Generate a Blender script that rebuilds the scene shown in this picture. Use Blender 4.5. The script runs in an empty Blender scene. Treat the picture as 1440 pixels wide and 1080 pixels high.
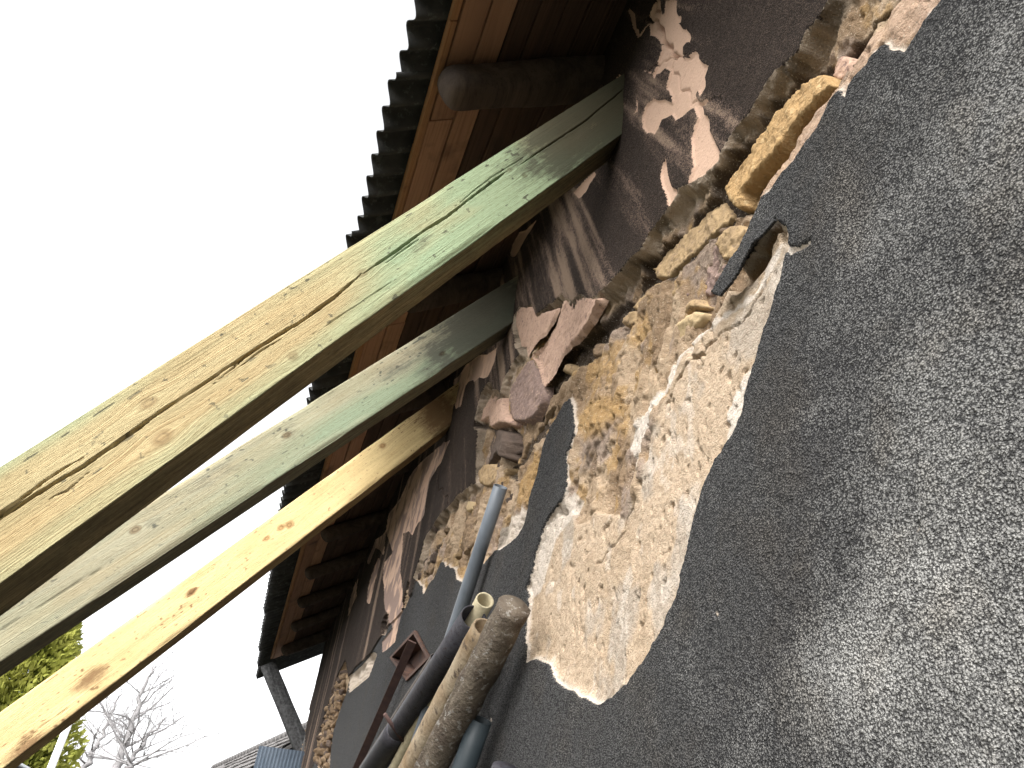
import bpy, bmesh, math, random
import numpy as np
from mathutils import Vector, Matrix

random.seed(7); rng = np.random.default_rng(7)
SC = bpy.context.scene
COL = SC.collection

# ------------------------------------------------------------------ camera
# world: x = towards the wall, y = along the wall (away), z = up; the wall is the plane x = D
F_PX = 1150.0
AX_U = np.array([0.9459248711, -0.3031855070, 0.1153459431])
AX_V = np.array([0.2610980975, 0.5006086278, -0.8253597914])
AX_F = np.array([0.1924939525, 0.8108449606, 0.5526993108])
EYE = np.array([0.0, 0.0, 1.6])
D = 0.75
cam = bpy.data.cameras.new('camera'); camo = bpy.data.objects.new('camera', cam); COL.objects.link(camo)
M = Matrix([[AX_U[i], -AX_V[i], -AX_F[i], EYE[i]] for i in range(3)] + [[0, 0, 0, 1]])
camo.matrix_world = M
cam.sensor_width = 36.0; cam.lens = F_PX / 1440.0 * 36.0; cam.clip_end = 3000; cam.clip_start = 0.02
SC.camera = camo

# ------------------------------------------------------------------ light
SUN_EL, SUN_AZ = 42.0, 215.0          # azimuth measured from +y clockwise; the sun stands behind the camera, away from the wall
w = bpy.data.worlds.new('World'); SC.world = w; w.use_nodes = True
nt = w.node_tree; nt.nodes.clear()
wo = nt.nodes.new('ShaderNodeOutputWorld'); bg = nt.nodes.new('ShaderNodeBackground')
sky = nt.nodes.new('ShaderNodeTexSky'); sky.sky_type = 'NISHITA'; sky.sun_disc = False
sky.sun_elevation = math.radians(SUN_EL); sky.sun_rotation = math.radians(SUN_AZ)
sky.air_density = 1.0; sky.dust_density = 4.0; sky.ozone_density = 1.0
hs = nt.nodes.new('ShaderNodeHueSaturation'); hs.inputs['Saturation'].default_value = 0.08; hs.inputs['Value'].default_value = 1.5
nt.links.new(sky.outputs[0], hs.inputs['Color']); nt.links.new(hs.outputs[0], bg.inputs[0])
bg.inputs[1].default_value = 0.15
nt.links.new(bg.outputs[0], wo.inputs[0])
sl = bpy.data.lights.new('sun', 'SUN'); slo = bpy.data.objects.new('sun', sl); COL.objects.link(slo)
sl.energy = 0.8; sl.angle = math.radians(25); sl.color = (1.0, 0.975, 0.94)
az, el = math.radians(SUN_AZ), math.radians(SUN_EL)
sdir = Vector((math.sin(az) * math.cos(el), math.cos(az) * math.cos(el), math.sin(el)))
slo.rotation_euler = (-sdir).to_track_quat('-Z', 'Y').to_euler()
slo.location = (-6, -6, 8)
SC.view_settings.view_transform = 'Standard'; SC.view_settings.look = 'None'
SC.view_settings.exposure = 1.27; SC.view_settings.gamma = 1.0
SC.cycles.max_bounces = 5; SC.cycles.diffuse_bounces = 4

# ------------------------------------------------------------------ pixel rays
def ray(u, v): return AX_U * (u - 720.0) + AX_V * (v - 540.0) + AX_F * F_PX
def wallpt(u, v, h=0.0):
    r = ray(u, v); return EYE + r * (D - h) / r[0]
def wyz(pts, h=0.0): return np.array([wallpt(u, v, h)[1:] for u, v in pts])
def zr(ox, oy, s): return lambda L: [(ox + x / s, oy + y / s) for x, y in L]
ZJ = EYE[2] + 3.45; TA = math.tan(math.radians(32.5)); CA = math.cos(math.radians(32.5)); SA = math.sin(math.radians(32.5))
def soffpt(u, v, off=0.0):                 # hit on the soffit plane, off = metres below it
    r = ray(u, v); t = (ZJ - off - TA * D - EYE[2]) / (r[2] - TA * r[0]); return EYE + r * t
def atdepth(u, v, y):
    r = ray(u, v); return EYE + r * (y / r[1])

# ------------------------------------------------------------------ noise
def hsh(xi, yi, seed):
    n = (xi.astype(np.int64) * 374761393 + yi.astype(np.int64) * 668265263 + seed * 974634777) & 0xffffffff
    n = ((n ^ (n >> 13)) * 1274126177) & 0xffffffff
    n = ((n ^ (n >> 16)) * 2246822519) & 0xffffffff
    return ((n ^ (n >> 15)) & 0xffffff) / float(0xffffff)
def vn(x, y, seed=0):
    xi = np.floor(x); yi = np.floor(y); fx = x - xi; fy = y - yi
    fx = fx * fx * (3 - 2 * fx); fy = fy * fy * (3 - 2 * fy)
    a = hsh(xi, yi, seed); b = hsh(xi + 1, yi, seed); c = hsh(xi, yi + 1, seed); e = hsh(xi + 1, yi + 1, seed)
    return (a * (1 - fx) + b * fx) * (1 - fy) + (c * (1 - fx) + e * fx) * fy
def fbm(x, y, seed=0, octv=4, gain=0.5):
    s = np.zeros_like(x); a = 1.0; t = 0.0
    for i in range(octv):
        s += a * vn(x * 2 ** i + 17.3 * i, y * 2 ** i + 5.1 * i, seed + i); t += a; a *= gain
    return s / t
def sstep(x, a, b):
    t = np.clip((x - a) / (b - a), 0, 1); return t * t * (3 - 2 * t)
def seg_dist(px, py, poly, closed=True):
    best = np.full(px.shape, 1e9); n = len(poly)
    for i in range(n if closed else n - 1):
        ax, ay = poly[i]; bx, by = poly[(i + 1) % n]
        dx, dy = bx - ax, by - ay; L = dx * dx + dy * dy + 1e-12
        t = np.clip(((px - ax) * dx + (py - ay) * dy) / L, 0, 1)
        np.minimum(best, (px - ax - t * dx) ** 2 + (py - ay - t * dy) ** 2, out=best)
    return np.sqrt(best)
def inside(px, py, poly):
    r = np.zeros(px.shape, bool); n = len(poly)
    for i in range(n):
        ax, ay = poly[i]; bx, by = poly[(i + 1) % n]
        if ay == by: continue
        r ^= ((ay > py) != (by > py)) & (px < (bx - ax) * (py - ay) / (by - ay) + ax)
    return r
def sd_poly(px, py, poly, margin=0.08):
    out = np.full(px.shape, -margin)
    lo = poly.min(0) - margin; hi = poly.max(0) + margin
    m = (px > lo[0]) & (px < hi[0]) & (py > lo[1]) & (py < hi[1])
    if m.any():
        x, y = px[m], py[m]; dd = seg_dist(x, y, poly)
        out[m] = np.where(inside(x, y, poly), dd, -np.minimum(dd, margin))
    return out
def sd_line(px, py, poly, margin=0.1):
    out = np.full(px.shape, margin)
    lo = poly.min(0) - margin; hi = poly.max(0) + margin
    m = (px > lo[0]) & (px < hi[0]) & (py > lo[1]) & (py < hi[1])
    if m.any(): out[m] = np.minimum(seg_dist(px[m], py[m], poly, False), margin)
    return out
def rough(poly, amp=0.1, lev=2, seed=1, closed=True):
    r = np.random.default_rng(seed); P = np.array(poly, float)
    for _ in range(lev):
        Q = []
        n = len(P)
        for i in range(n if closed else n - 1):
            a, b = P[i], P[(i + 1) % n]; e = b - a
            Q.append(a); Q.append((a + b) / 2 + np.array([-e[1], e[0]]) * r.normal() * amp)
        if not closed: Q.append(P[-1])
        P = np.array(Q)
    return P

# ------------------------------------------------------------------ object helpers
def tag(o, label=None, cat=None, group=None, kind=None):
    if label: o['label'] = label
    if cat: o['category'] = cat
    if group: o['group'] = group
    if kind: o['kind'] = kind
    return o
def link(name, me, mat=None, parent=None):
    o = bpy.data.objects.new(name, me); COL.objects.link(o)
    if mat is not None: me.materials.append(mat)
    if parent is not None: o.parent = parent
    return o
def empty(name, label, cat, group=None):
    o = bpy.data.objects.new(name, None); COL.objects.link(o); o.empty_display_size = 0.1
    return tag(o, label, cat, group)
def npmesh(name, V, Fq, smooth=True):
    me = bpy.data.meshes.new(name)
    V = np.asarray(V, np.float32); Fq = np.asarray(Fq, np.int32); k = Fq.shape[1]
    me.vertices.add(len(V)); me.vertices.foreach_set('co', V.ravel())
    me.loops.add(Fq.size); me.loops.foreach_set('vertex_index', Fq.ravel())
    me.polygons.add(len(Fq)); me.polygons.foreach_set('loop_start', np.arange(0, Fq.size, k, dtype=np.int32))
    me.polygons.foreach_set('use_smooth', np.full(len(Fq), smooth))
    me.update(calc_edges=True); return me
def fattr(me, name, vals):
    a = me.attributes.new(name, 'FLOAT', 'POINT'); a.data.foreach_set('value', np.asarray(vals, np.float32).ravel())
def cattr(me, name, vals):
    a = me.attributes.new(name, 'FLOAT_COLOR', 'POINT')
    v = np.ones((len(vals), 4), np.float32); v[:, :3] = vals; a.data.foreach_set('color', v.ravel())
def bm_mesh(name, bm, smooth=False):
    me = bpy.data.meshes.new(name); bmesh.ops.recalc_face_normals(bm, faces=bm.faces); bm.to_mesh(me); bm.free()
    if smooth:
        for p in me.polygons: p.use_smooth = True
    return me
def box_bm(bm, c, ax, ay, az, bev=0.0):
    c = Vector(c); ax, ay, az = Vector(ax), Vector(ay), Vector(az)
    r = bmesh.ops.create_cube(bm, size=2.0)
    m = Matrix([[ax[i], ay[i], az[i], c[i]] for i in range(3)] + [[0, 0, 0, 1]])
    bmesh.ops.transform(bm, matrix=m, verts=r['verts'])
    if bev > 0:
        es = set()
        for v in r['verts']: es.update(v.link_edges)
        bmesh.ops.bevel(bm, geom=list(es), offset=bev, segments=1, affect='EDGES', profile=0.5)
def box(name, c, ax, ay, az, mat, parent=None, bev=0.003):
    bm = bmesh.new(); box_bm(bm, c, ax, ay, az, bev); return link(name, bm_mesh(name, bm), mat, parent)
def tube_arrays(path, rad, n=16, hollow=0.0, jit=0.0, seed=0, closed_ends=True):
    """tube along a path; hollow > 0 gives an open end with that wall thickness"""
    P = np.asarray(path, float); m = len(P); rad = np.broadcast_to(np.asarray(rad, float), (m,))
    T = np.gradient(P, axis=0); T /= np.linalg.norm(T, axis=1)[:, None]
    up = np.array([0, 0, 1.0]) if abs(T[0][2]) < 0.9 else np.array([1.0, 0, 0])
    V = []; A = np.linspace(0, 2 * np.pi, n, endpoint=False); r = np.random.default_rng(seed)
    def ring(i, rr):
        s = np.cross(T[i], up); s /= np.linalg.norm(s); t = np.cross(s, T[i])
        return P[i] + rr[:, None] * (np.cos(A)[:, None] * s + np.sin(A)[:, None] * t)
    rings = [ring(i, np.full(n, rad[i]) * (1 + jit * r.normal(size=n))) for i in range(m)]
    if hollow > 0:
        rings = [ring(min(8, m - 1), np.full(n, rad[0] - hollow)), ring(0, np.full(n, rad[0] - hollow))] + rings
    V = np.concatenate(rings); k = len(rings); F = []
    for i in range(k - 1):
        for j in range(n):
            F.append((i * n + j, i * n + (j + 1) % n, (i + 1) * n + (j + 1) % n, (i + 1) * n + j))
    V = list(V)
    if closed_ends:
        c1 = len(V); V.append(P[-1])
        for j in range(n): F.append(((k - 1) * n + j, (k - 1) * n + (j + 1) % n, c1, c1))
        if hollow == 0:
            c0 = len(V); V.append(P[0])
            for j in range(n): F.append((j, c0, c0, (j + 1) % n))
    return np.array(V), F
def poly_mesh(name, V, F, smooth=True):
    me = bpy.data.meshes.new(name)
    F2 = []
    for f in F:
        g = []
        for i in f:
            if i not in g: g.append(int(i))
        F2.append(g)
    me.from_pydata([tuple(map(float, v)) for v in V], [], F2)
    bm = bmesh.new(); bm.from_mesh(me); bmesh.ops.recalc_face_normals(bm, faces=bm.faces); bm.to_mesh(me); bm.free()
    if smooth:
        for p in me.polygons: p.use_smooth = True
    return me

# ------------------------------------------------------------------ materials
class NT:
    def __init__(s, name):
        s.m = bpy.data.materials.new(name); s.m.use_nodes = True; s.t = s.m.node_tree
        s.b = s.t.nodes['Principled BSDF']; s.b.inputs['Roughness'].default_value = 0.9
        s.b.inputs['Specular IOR Level'].default_value = 0.2
    def n(s, k, **kw):
        q = s.t.nodes.new(k)
        for a, b in kw.items(): setattr(q, a, b)
        return q
    def l(s, a, b): s.t.links.new(a, b)
    def setin(s, node, i, v):
        if hasattr(v, 'links'): s.l(v, node.inputs[i])
        else: node.inputs[i].default_value = v
    def attr(s, name, out='Fac'): return s.n('ShaderNodeAttribute', attribute_name=name).outputs[out]
    def obj(s): return s.n('ShaderNodeTexCoord').outputs['Object']
    def geo(s): return s.n('ShaderNodeNewGeometry').outputs['Position']
    def mapv(s, vec, scale=(1, 1, 1), loc=(0, 0, 0), rot=(0, 0, 0)):
        q = s.n('ShaderNodeMapping'); s.l(vec, q.inputs[0]); q.inputs['Scale'].default_value = scale
        q.inputs['Location'].default_value = loc; q.inputs['Rotation'].default_value = rot; return q.outputs[0]
    def noise(s, vec, scale, detail=3, rough=0.55, dist=0.0, out=0):
        q = s.n('ShaderNodeTexNoise'); s.l(vec, q.inputs['Vector']); q.inputs['Scale'].default_value = scale
        q.inputs['Detail'].default_value = detail; q.inputs['Roughness'].default_value = rough
        q.inputs['Distortion'].default_value = dist; return q.outputs[out]
    def voro(s, vec, scale, feat='F1', out='Distance', rnd=1.0):
        q = s.n('ShaderNodeTexVoronoi', feature=feat); s.l(vec, q.inputs['Vector']); q.inputs['Scale'].default_value = scale
        q.inputs['Randomness'].default_value = rnd; return q.outputs[out]
    def math(s, op, a, b=0.0, c=0.0, clamp=False):
        q = s.n('ShaderNodeMath', operation=op, use_clamp=clamp); s.setin(q, 0, a); s.setin(q, 1, b); s.setin(q, 2, c); return q.outputs[0]
    def rmp(s, v, a, b, c=0.0, e=1.0):
        q = s.n('ShaderNodeMapRange'); s.setin(q, 0, v); s.setin(q, 1, a); s.setin(q, 2, b); s.setin(q, 3, c); s.setin(q, 4, e); return q.outputs[0]
    def mix(s, f, a, b, mode='MIX'):
        q = s.n('ShaderNodeMix', data_type='RGBA', blend_type=mode); s.setin(q, 0, f)
        for i, v in ((6, a), (7, b)):
            if hasattr(v, 'links'): s.l(v, q.inputs[i])
            else: q.inputs[i].default_value = (*v, 1.0)
        return q.outputs[2]
    def fmix(s, f, a, b):
        q = s.n('ShaderNodeMix', data_type='FLOAT'); s.setin(q, 0, f); s.setin(q, 2, a); s.setin(q, 3, b); return q.outputs[0]
    def bump(s, h, dist=0.004, strength=1.0):
        q = s.n('ShaderNodeBump'); s.l(h, q.inputs['Height']); q.inputs['Distance'].default_value = dist
        q.inputs['Strength'].default_value = strength; s.l(q.outputs[0], s.b.inputs['Normal'])
    def col(s, c): s.setin(s.b, 'Base Color', c if hasattr(c, 'links') else (*c, 1.0)); return s

def simple_mat(name, ca, cb, scale=20, rough=0.85, bump=0.002, stretch=(1, 1, 1), bscale=None, metal=0.0, spots=None):
    m = NT(name); oi = m.n('ShaderNodeObjectInfo').outputs['Random']; cx = m.n('ShaderNodeCombineXYZ')
    for i_, k_ in enumerate((37.0, 61.0, 23.0)): m.l(m.math('MULTIPLY', oi, k_), cx.inputs[i_])
    ad = m.n('ShaderNodeVectorMath', operation='ADD'); m.l(m.obj(), ad.inputs[0]); m.l(cx.outputs[0], ad.inputs[1])
    v = m.mapv(ad.outputs[0], stretch); n = m.noise(v, scale, 5, 0.6)
    c = m.mix(m.rmp(n, 0.32, 0.68), ca, cb)
    if spots:
        sp = m.rmp(m.noise(v, scale * 3.1, 4, 0.7), 0.56, 0.64); c = m.mix(sp, c, spots)
    m.col(c); m.b.inputs['Roughness'].default_value = rough; m.b.inputs['Metallic'].default_value = metal
    if bump: m.bump(m.noise(v, bscale or scale * 4, 4, 0.65), bump)
    return m.m

def wall_material():
    m = NT('wall_plaster'); P = m.geo()
    sdE, sdS, up, pale, streak = (m.attr(k) for k in ('sd_exposed', 'sd_salmon', 'upper', 'pale', 'streak'))
    ecol = m.attr('exposed_colour', 'Color'); scol = m.attr('salmon_colour', 'Color')
    n1 = m.noise(P, 95, 4, 0.65); n1c = m.math('SUBTRACT', n1, 0.5)
    fE = m.rmp(m.math('MULTIPLY_ADD', n1c, 0.010, sdE), -0.0008, 0.0008)
    fS = m.rmp(m.math('MULTIPLY_ADD', n1c, 0.012, sdS), -0.0007, 0.0007)
    # roughcast grain: rounded aggregate with dark pits between
    vo = m.voro(P, 220); vo2 = m.voro(P, 410); g1 = m.noise(P, 60, 5, 0.8); g2 = m.noise(P, 520, 2, 0.6)
    gr = m.math('ADD', m.rmp(vo, 0.05, 0.75, 0.50, 0.0), m.math('ADD', m.rmp(vo2, 0.0, 0.8, 0.30, 0.0), m.math('MULTIPLY', m.math('SUBTRACT', g1, 0.5), 0.75)))
    gr = m.math('MULTIPLY_ADD', m.math('SUBTRACT', g2, 0.5), 0.35, gr)           # about 0.1 .. 0.9, mean near 0.45
    mid = m.noise(P, 9, 4, 0.6)
    pl = m.math('MULTIPLY_ADD', m.math('SUBTRACT', mid, 0.5), 0.7, pale)
    pl = m.math('MULTIPLY_ADD', m.math('SUBTRACT', gr, 0.45), 0.55, pl)
    low = m.mix(m.rmp(gr, 0.15, 0.80), (0.038, 0.0375, 0.038), (0.152, 0.148, 0.142))
    low = m.mix(m.rmp(pl, 0.10, 0.90), low, m.mix(m.rmp(gr, 0.15, 0.70), (0.22, 0.215, 0.205), (0.47, 0.46, 0.435)))
    low = m.mix(m.rmp(m.math('MULTIPLY_ADD', m.math('SUBTRACT', m.noise(P, 210, 3, 0.7), 0.5), 0.9, gr), 0.08, 0.30, 0.70, 0.0), low, (0.024, 0.0235, 0.024))
    low = m.mix(m.rmp(m.noise(P, 4.1, 4, 0.6), 0.50, 0.68, 0, 0.35), low, m.mix(1.0, low, (1.15, 1.0, 0.82), 'MULTIPLY'))
    # upper render: brown-grey with streaks
    st = m.math('MULTIPLY_ADD', m.math('SUBTRACT', gr, 0.45), 0.35, streak)
    upc = m.mix(m.rmp(gr, 0.22, 0.72), (0.024, 0.018, 0.015), (0.105, 0.076, 0.058))
    sk_ = m.math('MULTIPLY_ADD', m.math('SUBTRACT', m.noise(P, 38, 4, 0.7), 0.5), 0.22, st)
    upc = m.mix(m.rmp(sk_, 0.46, 0.60, 0, 0.8), upc, (0.15, 0.105, 0.083)); upc = m.mix(m.rmp(sk_, 0.58, 0.68, 0, 0.85), upc, (0.27, 0.195, 0.14))
    rc = m.mix(up, low, upc)
    # salmon plaster
    sc = m.mix(m.rmp(m.noise(P, 45, 5, 0.7), 0.54, 0.74, 0, 0.5), scol, m.mix(0.45, scol, (0.12, 0.09, 0.08)))
    sc = m.mix(m.rmp(m.noise(P, 240, 2, 0.5), 0.66, 0.72, 0, 0.8), sc, (0.10, 0.07, 0.055))
    # exposed masonry
    e1 = m.noise(P, 70, 5, 0.7); e2 = m.noise(P, 260, 3, 0.6)
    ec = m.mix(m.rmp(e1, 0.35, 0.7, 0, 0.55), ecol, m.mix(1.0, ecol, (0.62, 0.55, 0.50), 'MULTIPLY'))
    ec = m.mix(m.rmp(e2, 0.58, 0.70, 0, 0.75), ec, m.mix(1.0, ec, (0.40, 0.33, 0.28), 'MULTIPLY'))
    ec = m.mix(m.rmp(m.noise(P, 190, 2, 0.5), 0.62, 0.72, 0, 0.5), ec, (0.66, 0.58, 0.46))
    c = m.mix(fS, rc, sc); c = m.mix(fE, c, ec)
    m.col(c); m.b.inputs['Roughness'].default_value = 0.95; m.b.inputs['Specular IOR Level'].default_value = 0.12
    hr = m.math('MULTIPLY', gr, m.fmix(up, 0.78, 0.45))
    hs_ = m.math('MULTIPLY', m.noise(P, 120, 4, 0.6), 0.25)
    he = m.math('MULTIPLY_ADD', e2, 0.45, m.math('MULTIPLY', e1, 0.9))
    h = m.fmix(fE, m.fmix(fS, hr, hs_), he)
    m.bump(h, 0.010, 1.0)
    return m.m
M_WALL = wall_material()

def wood_beam_mat(name, ca, cb, cgreen, cdirt_shade, fine=1.0, knot=0.85):
    m = NT(name); gs, gt, kn, gr, di = (m.attr(k) for k in ('gs', 'gt', 'knot', 'green', 'dirt_shade'))
    cx = m.n('ShaderNodeCombineXYZ'); m.l(gs, cx.inputs[0]); m.l(gt, cx.inputs[1]); v = cx.outputs[0]
    band = m.noise(m.mapv(v, (0.5, 24, 1)), 1.0, 4, 0.6, 0.05)
    b2 = m.noise(m.mapv(v, (2.2, 9, 1)), 1.0, 5, 0.65)
    line = m.noise(m.mapv(v, (1.3, 290, 1)), 1.0, 3, 0.6, 0.05)
    lin2 = m.noise(m.mapv(v, (45.0, 240, 1)), 1.0, 3, 0.6)
    c = m.mix(m.rmp(band, 0.35, 0.65), ca, cb)
    c = m.mix(m.rmp(b2, 0.42, 0.70, 0, 0.55), c, m.mix(1.0, c, (0.66, 0.60, 0.52), 'MULTIPLY'))
    c = m.mix(m.rmp(gr, 0.25, 0.9, 0, 0.9), c, cgreen)
    c = m.mix(m.rmp(line, 0.44, 0.64, 0, 0.50 * fine), c, m.mix(1.0, c, (0.46, 0.38, 0.30), 'MULTIPLY'))
    c = m.mix(m.rmp(lin2, 0.50, 0.64, 0, 0.35 * fine), c, m.mix(1.0, c, (0.50, 0.44, 0.38), 'MULTIPLY'))
    spk = m.noise(m.mapv(v, (60, 150, 1)), 1.0, 4, 0.75); smu = m.noise(m.mapv(v, (9, 40, 1)), 1.0, 5, 0.7)
    di = m.math('MULTIPLY_ADD', m.math('SUBTRACT', smu, 0.5), 1.1, m.math('MULTIPLY_ADD', m.math('SUBTRACT', line, 0.5), 0.7, m.math('MULTIPLY_ADD', m.math('SUBTRACT', spk, 0.5), 0.6, di)))
    c = m.mix(m.rmp(di, 0.38, 0.95, 0, 0.88), c, cdirt_shade)  # grime colour, also carries painted shade on undersides and wall ends
    c = m.mix(m.rmp(spk, 0.62, 0.70, 0, 0.7), c, m.mix(1.0, c, (0.30, 0.27, 0.22), 'MULTIPLY'))
    ring = m.math('MULTIPLY', m.math('SINE', m.math('MULTIPLY', kn, 15.0)), 0.5)
    kc = m.mix(m.rmp(ring, -0.5, 0.5), m.mix(1.0, c, (0.38, 0.28, 0.24), 'MULTIPLY'), m.mix(1.0, c, (0.62, 0.50, 0.42), 'MULTIPLY'))
    c = m.mix(m.rmp(kn, 0.10, 0.55, 0, knot), c, kc)
    m.col(c); m.b.inputs['Roughness'].default_value = 0.8; m.b.inputs['Specular IOR Level'].default_value = 0.15
    m.bump(m.math('MULTIPLY_ADD', line, 0.6, m.math('MULTIPLY', lin2, 0.4)), 0.004, 1.0)
    return m.m
def board_mat(name, ca, cb, rough=0.85):
    m = NT(name); oi = m.n('ShaderNodeObjectInfo').outputs['Random']; P = m.obj()
    off = m.n('ShaderNodeVectorMath', operation='ADD'); m.l(P, off.inputs[0])
    cx = m.n('ShaderNodeCombineXYZ'); m.l(m.math('MULTIPLY', oi, 50.0), cx.inputs[0]); m.l(m.math('MULTIPLY', oi, 31.0), cx.inputs[1]); m.l(cx.outputs[0], off.inputs[1])
    v = off.outputs[0]
    a = m.noise(m.mapv(v, (9, 0.5, 9)), 1.0, 4, 0.6, 1.2); b = m.noise(m.mapv(v, (110, 2.2, 110)), 1.0, 3, 0.6)
    c = m.mix(m.rmp(a, 0.3, 0.7), ca, cb); c = m.mix(m.rmp(b, 0.5, 0.72, 0, 0.55), c, m.mix(1.0, c, (0.4, 0.35, 0.3), 'MULTIPLY'))
    c = m.mix(m.math('MULTIPLY', oi, 0.45), c, m.mix(1.0, c, (0.45, 0.42, 0.42), 'MULTIPLY'))
    c = m.mix(m.rmp(m.noise(v, 3.5, 4, 0.6), 0.56, 0.75, 0, 0.7), c, (0.05, 0.04, 0.035))
    m.col(c); m.b.inputs['Roughness'].default_value = rough; m.bump(b, 0.0016, 0.8); return m.m
MT = {}
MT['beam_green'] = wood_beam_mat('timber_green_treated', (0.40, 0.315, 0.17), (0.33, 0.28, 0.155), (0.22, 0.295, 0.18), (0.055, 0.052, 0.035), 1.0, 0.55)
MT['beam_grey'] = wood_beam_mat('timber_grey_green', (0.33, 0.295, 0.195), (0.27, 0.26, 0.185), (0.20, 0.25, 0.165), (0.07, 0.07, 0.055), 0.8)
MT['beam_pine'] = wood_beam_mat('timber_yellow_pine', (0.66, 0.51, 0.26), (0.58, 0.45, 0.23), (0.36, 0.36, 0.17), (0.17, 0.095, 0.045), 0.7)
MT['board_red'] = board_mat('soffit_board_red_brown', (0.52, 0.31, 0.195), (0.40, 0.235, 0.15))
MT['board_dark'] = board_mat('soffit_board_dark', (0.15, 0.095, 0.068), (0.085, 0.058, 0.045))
MT['batten'] = board_mat('eaves_batten_wood', (0.46, 0.25, 0.125), (0.36, 0.20, 0.10))
MT['rafter'] = board_mat('old_rafter_wood', (0.15, 0.115, 0.09), (0.06, 0.046, 0.038))
MT['charred'] = simple_mat('charred_wood', (0.02, 0.019, 0.02), (0.09, 0.09, 0.09), 26, 0.6, 0.004, (1, 1, 1))
MT['sheet'] = simple_mat('fibre_cement_sheet', (0.030, 0.031, 0.031), (0.065, 0.064, 0.062), 6, 0.95, 0.002, (1, 1, 1), 60, spots=(0.085, 0.09, 0.085))
MT['deck'] = simple_mat('roof_underlay', (0.03, 0.028, 0.026), (0.045, 0.04, 0.036), 6)
MT['blue_pipe'] = simple_mat('blue_grey_plastic', (0.085, 0.098, 0.112), (0.15, 0.165, 0.185), 5, 0.38, 0.0004, (1, 1, 0.4), 60)
MT['cream_pipe'] = simple_mat('cream_clay_pipe', (0.48, 0.42, 0.28), (0.34, 0.29, 0.19), 30, 0.85, 0.001)
MT['iron'] = simple_mat('dark_iron_pipe', (0.030, 0.030, 0.036), (0.055, 0.052, 0.058), 30, 0.5, 0.0015, spots=(0.02, 0.012, 0.010))
MT['rust_bar'] = simple_mat('rusty_flat_iron', (0.10, 0.060, 0.05), (0.065, 0.042, 0.04), 25, 0.75, 0.001)
MT['rust_box'] = simple_mat('rusty_box_steel', (0.12, 0.065, 0.045), (0.055, 0.038, 0.034), 12, 0.8, 0.0015)
MT['crust'] = simple_mat('crusted_concrete', (0.17, 0.14, 0.105), (0.085, 0.065, 0.05), 14, 0.97, 0.010, (1, 1, 1), 70, spots=(0.27, 0.25, 0.22))
MT['crust2'] = simple_mat('stained_asbestos_cement', (0.33, 0.27, 0.19), (0.20, 0.135, 0.075), 9, 0.95, 0.006, (1, 1, 0.5), 60, spots=(0.10, 0.075, 0.055))
MT['teal_pipe'] = simple_mat('dark_teal_pipe', (0.022, 0.030, 0.034), (0.036, 0.045, 0.050), 10, 0.45, 0.0006)
MT['thin_pipe'] = simple_mat('grey_brown_pipe', (0.07, 0.06, 0.055), (0.11, 0.095, 0.085), 18, 0.7, 0.001)
MT['stone'] = simple_mat('ochre_stone', (0.42, 0.27, 0.125), (0.31, 0.20, 0.095), 14, 0.95, 0.010, (1, 1, 1), 55, spots=(0.48, 0.34, 0.18))
MT['stone_tan'] = simple_mat('tan_stone', (0.40, 0.28, 0.15), (0.27, 0.19, 0.11), 18, 0.92, 0.006, (1, 1, 1), 60, spots=(0.20, 0.14, 0.09))
MT['stone_pale'] = simple_mat('pale_yellow_stone', (0.50, 0.38, 0.22), (0.42, 0.31, 0.18), 20, 0.9, 0.004, (1, 1, 1), 70)
MT['rubble'] = simple_mat('rubble_brown', (0.25, 0.17, 0.10), (0.15, 0.105, 0.07), 26, 0.95, 0.007, (1, 1, 1), 80, spots=(0.33, 0.24, 0.15))
MT['mauve'] = simple_mat('mauve_plaster', (0.27, 0.19, 0.155), (0.18, 0.125, 0.11), 24, 0.95, 0.005, (1, 1, 1), 90, spots=(0.38, 0.27, 0.21))
MT['salmon'] = simple_mat('salmon_plaster', (0.50, 0.34, 0.25), (0.40, 0.265, 0.20), 22, 0.95, 0.004, (1, 1, 1), 90, spots=(0.24, 0.16, 0.13))
MT['darkchunk'] = simple_mat('brown_lump', (0.11, 0.08, 0.062), (0.07, 0.052, 0.042), 24, 0.95, 0.005, (1, 1, 1), 90)
#MT['render_grey'] = simple_mat('grey_render_flake', (0.06, 0.06, 0.064), (0.12, 0.12, 0.122), 150, 0.95, 0.003, (1, 1, 1), 190)
MT['metal_sheet'] = simple_mat('blue_grey_sheet_metal', (0.05, 0.065, 0.083), (0.075, 0.09, 0.11), 3, 0.5, 0.0004)
MT['tile'] = simple_mat('weathered_roof_tile', (0.09, 0.085, 0.082), (0.20, 0.19, 0.185), 12, 0.95, 0.006)
MT['bark'] = simple_mat('pale_bark', (0.20, 0.19, 0.19), (0.31, 0.30, 0.30), 8, 0.95, 0.01)
def leaf_mat(name, ca, cb):
    m = NT(name); c = m.mix(m.rmp(m.noise(m.obj(), 2.6, 4, 0.6), 0.35, 0.65), ca, cb); m.col(c)
    tr = m.n('ShaderNodeBsdfTranslucent'); m.l(c, tr.inputs[0]); mx_ = m.n('ShaderNodeMixShader'); mx_.inputs[0].default_value = 0.45
    m.l(m.b.outputs[0], mx_.inputs[1]); m.l(tr.outputs[0], mx_.inputs[2]); m.l(mx_.outputs[0], m.t.nodes['Material Output'].inputs[0]); return m.m
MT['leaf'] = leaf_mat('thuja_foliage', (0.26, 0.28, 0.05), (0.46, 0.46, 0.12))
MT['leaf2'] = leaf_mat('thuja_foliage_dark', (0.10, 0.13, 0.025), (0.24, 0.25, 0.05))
MT['white_pole'] = simple_mat('white_painted_steel', (0.74, 0.74, 0.74), (0.66, 0.66, 0.65), 6, 0.5, 0.0004)
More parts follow.
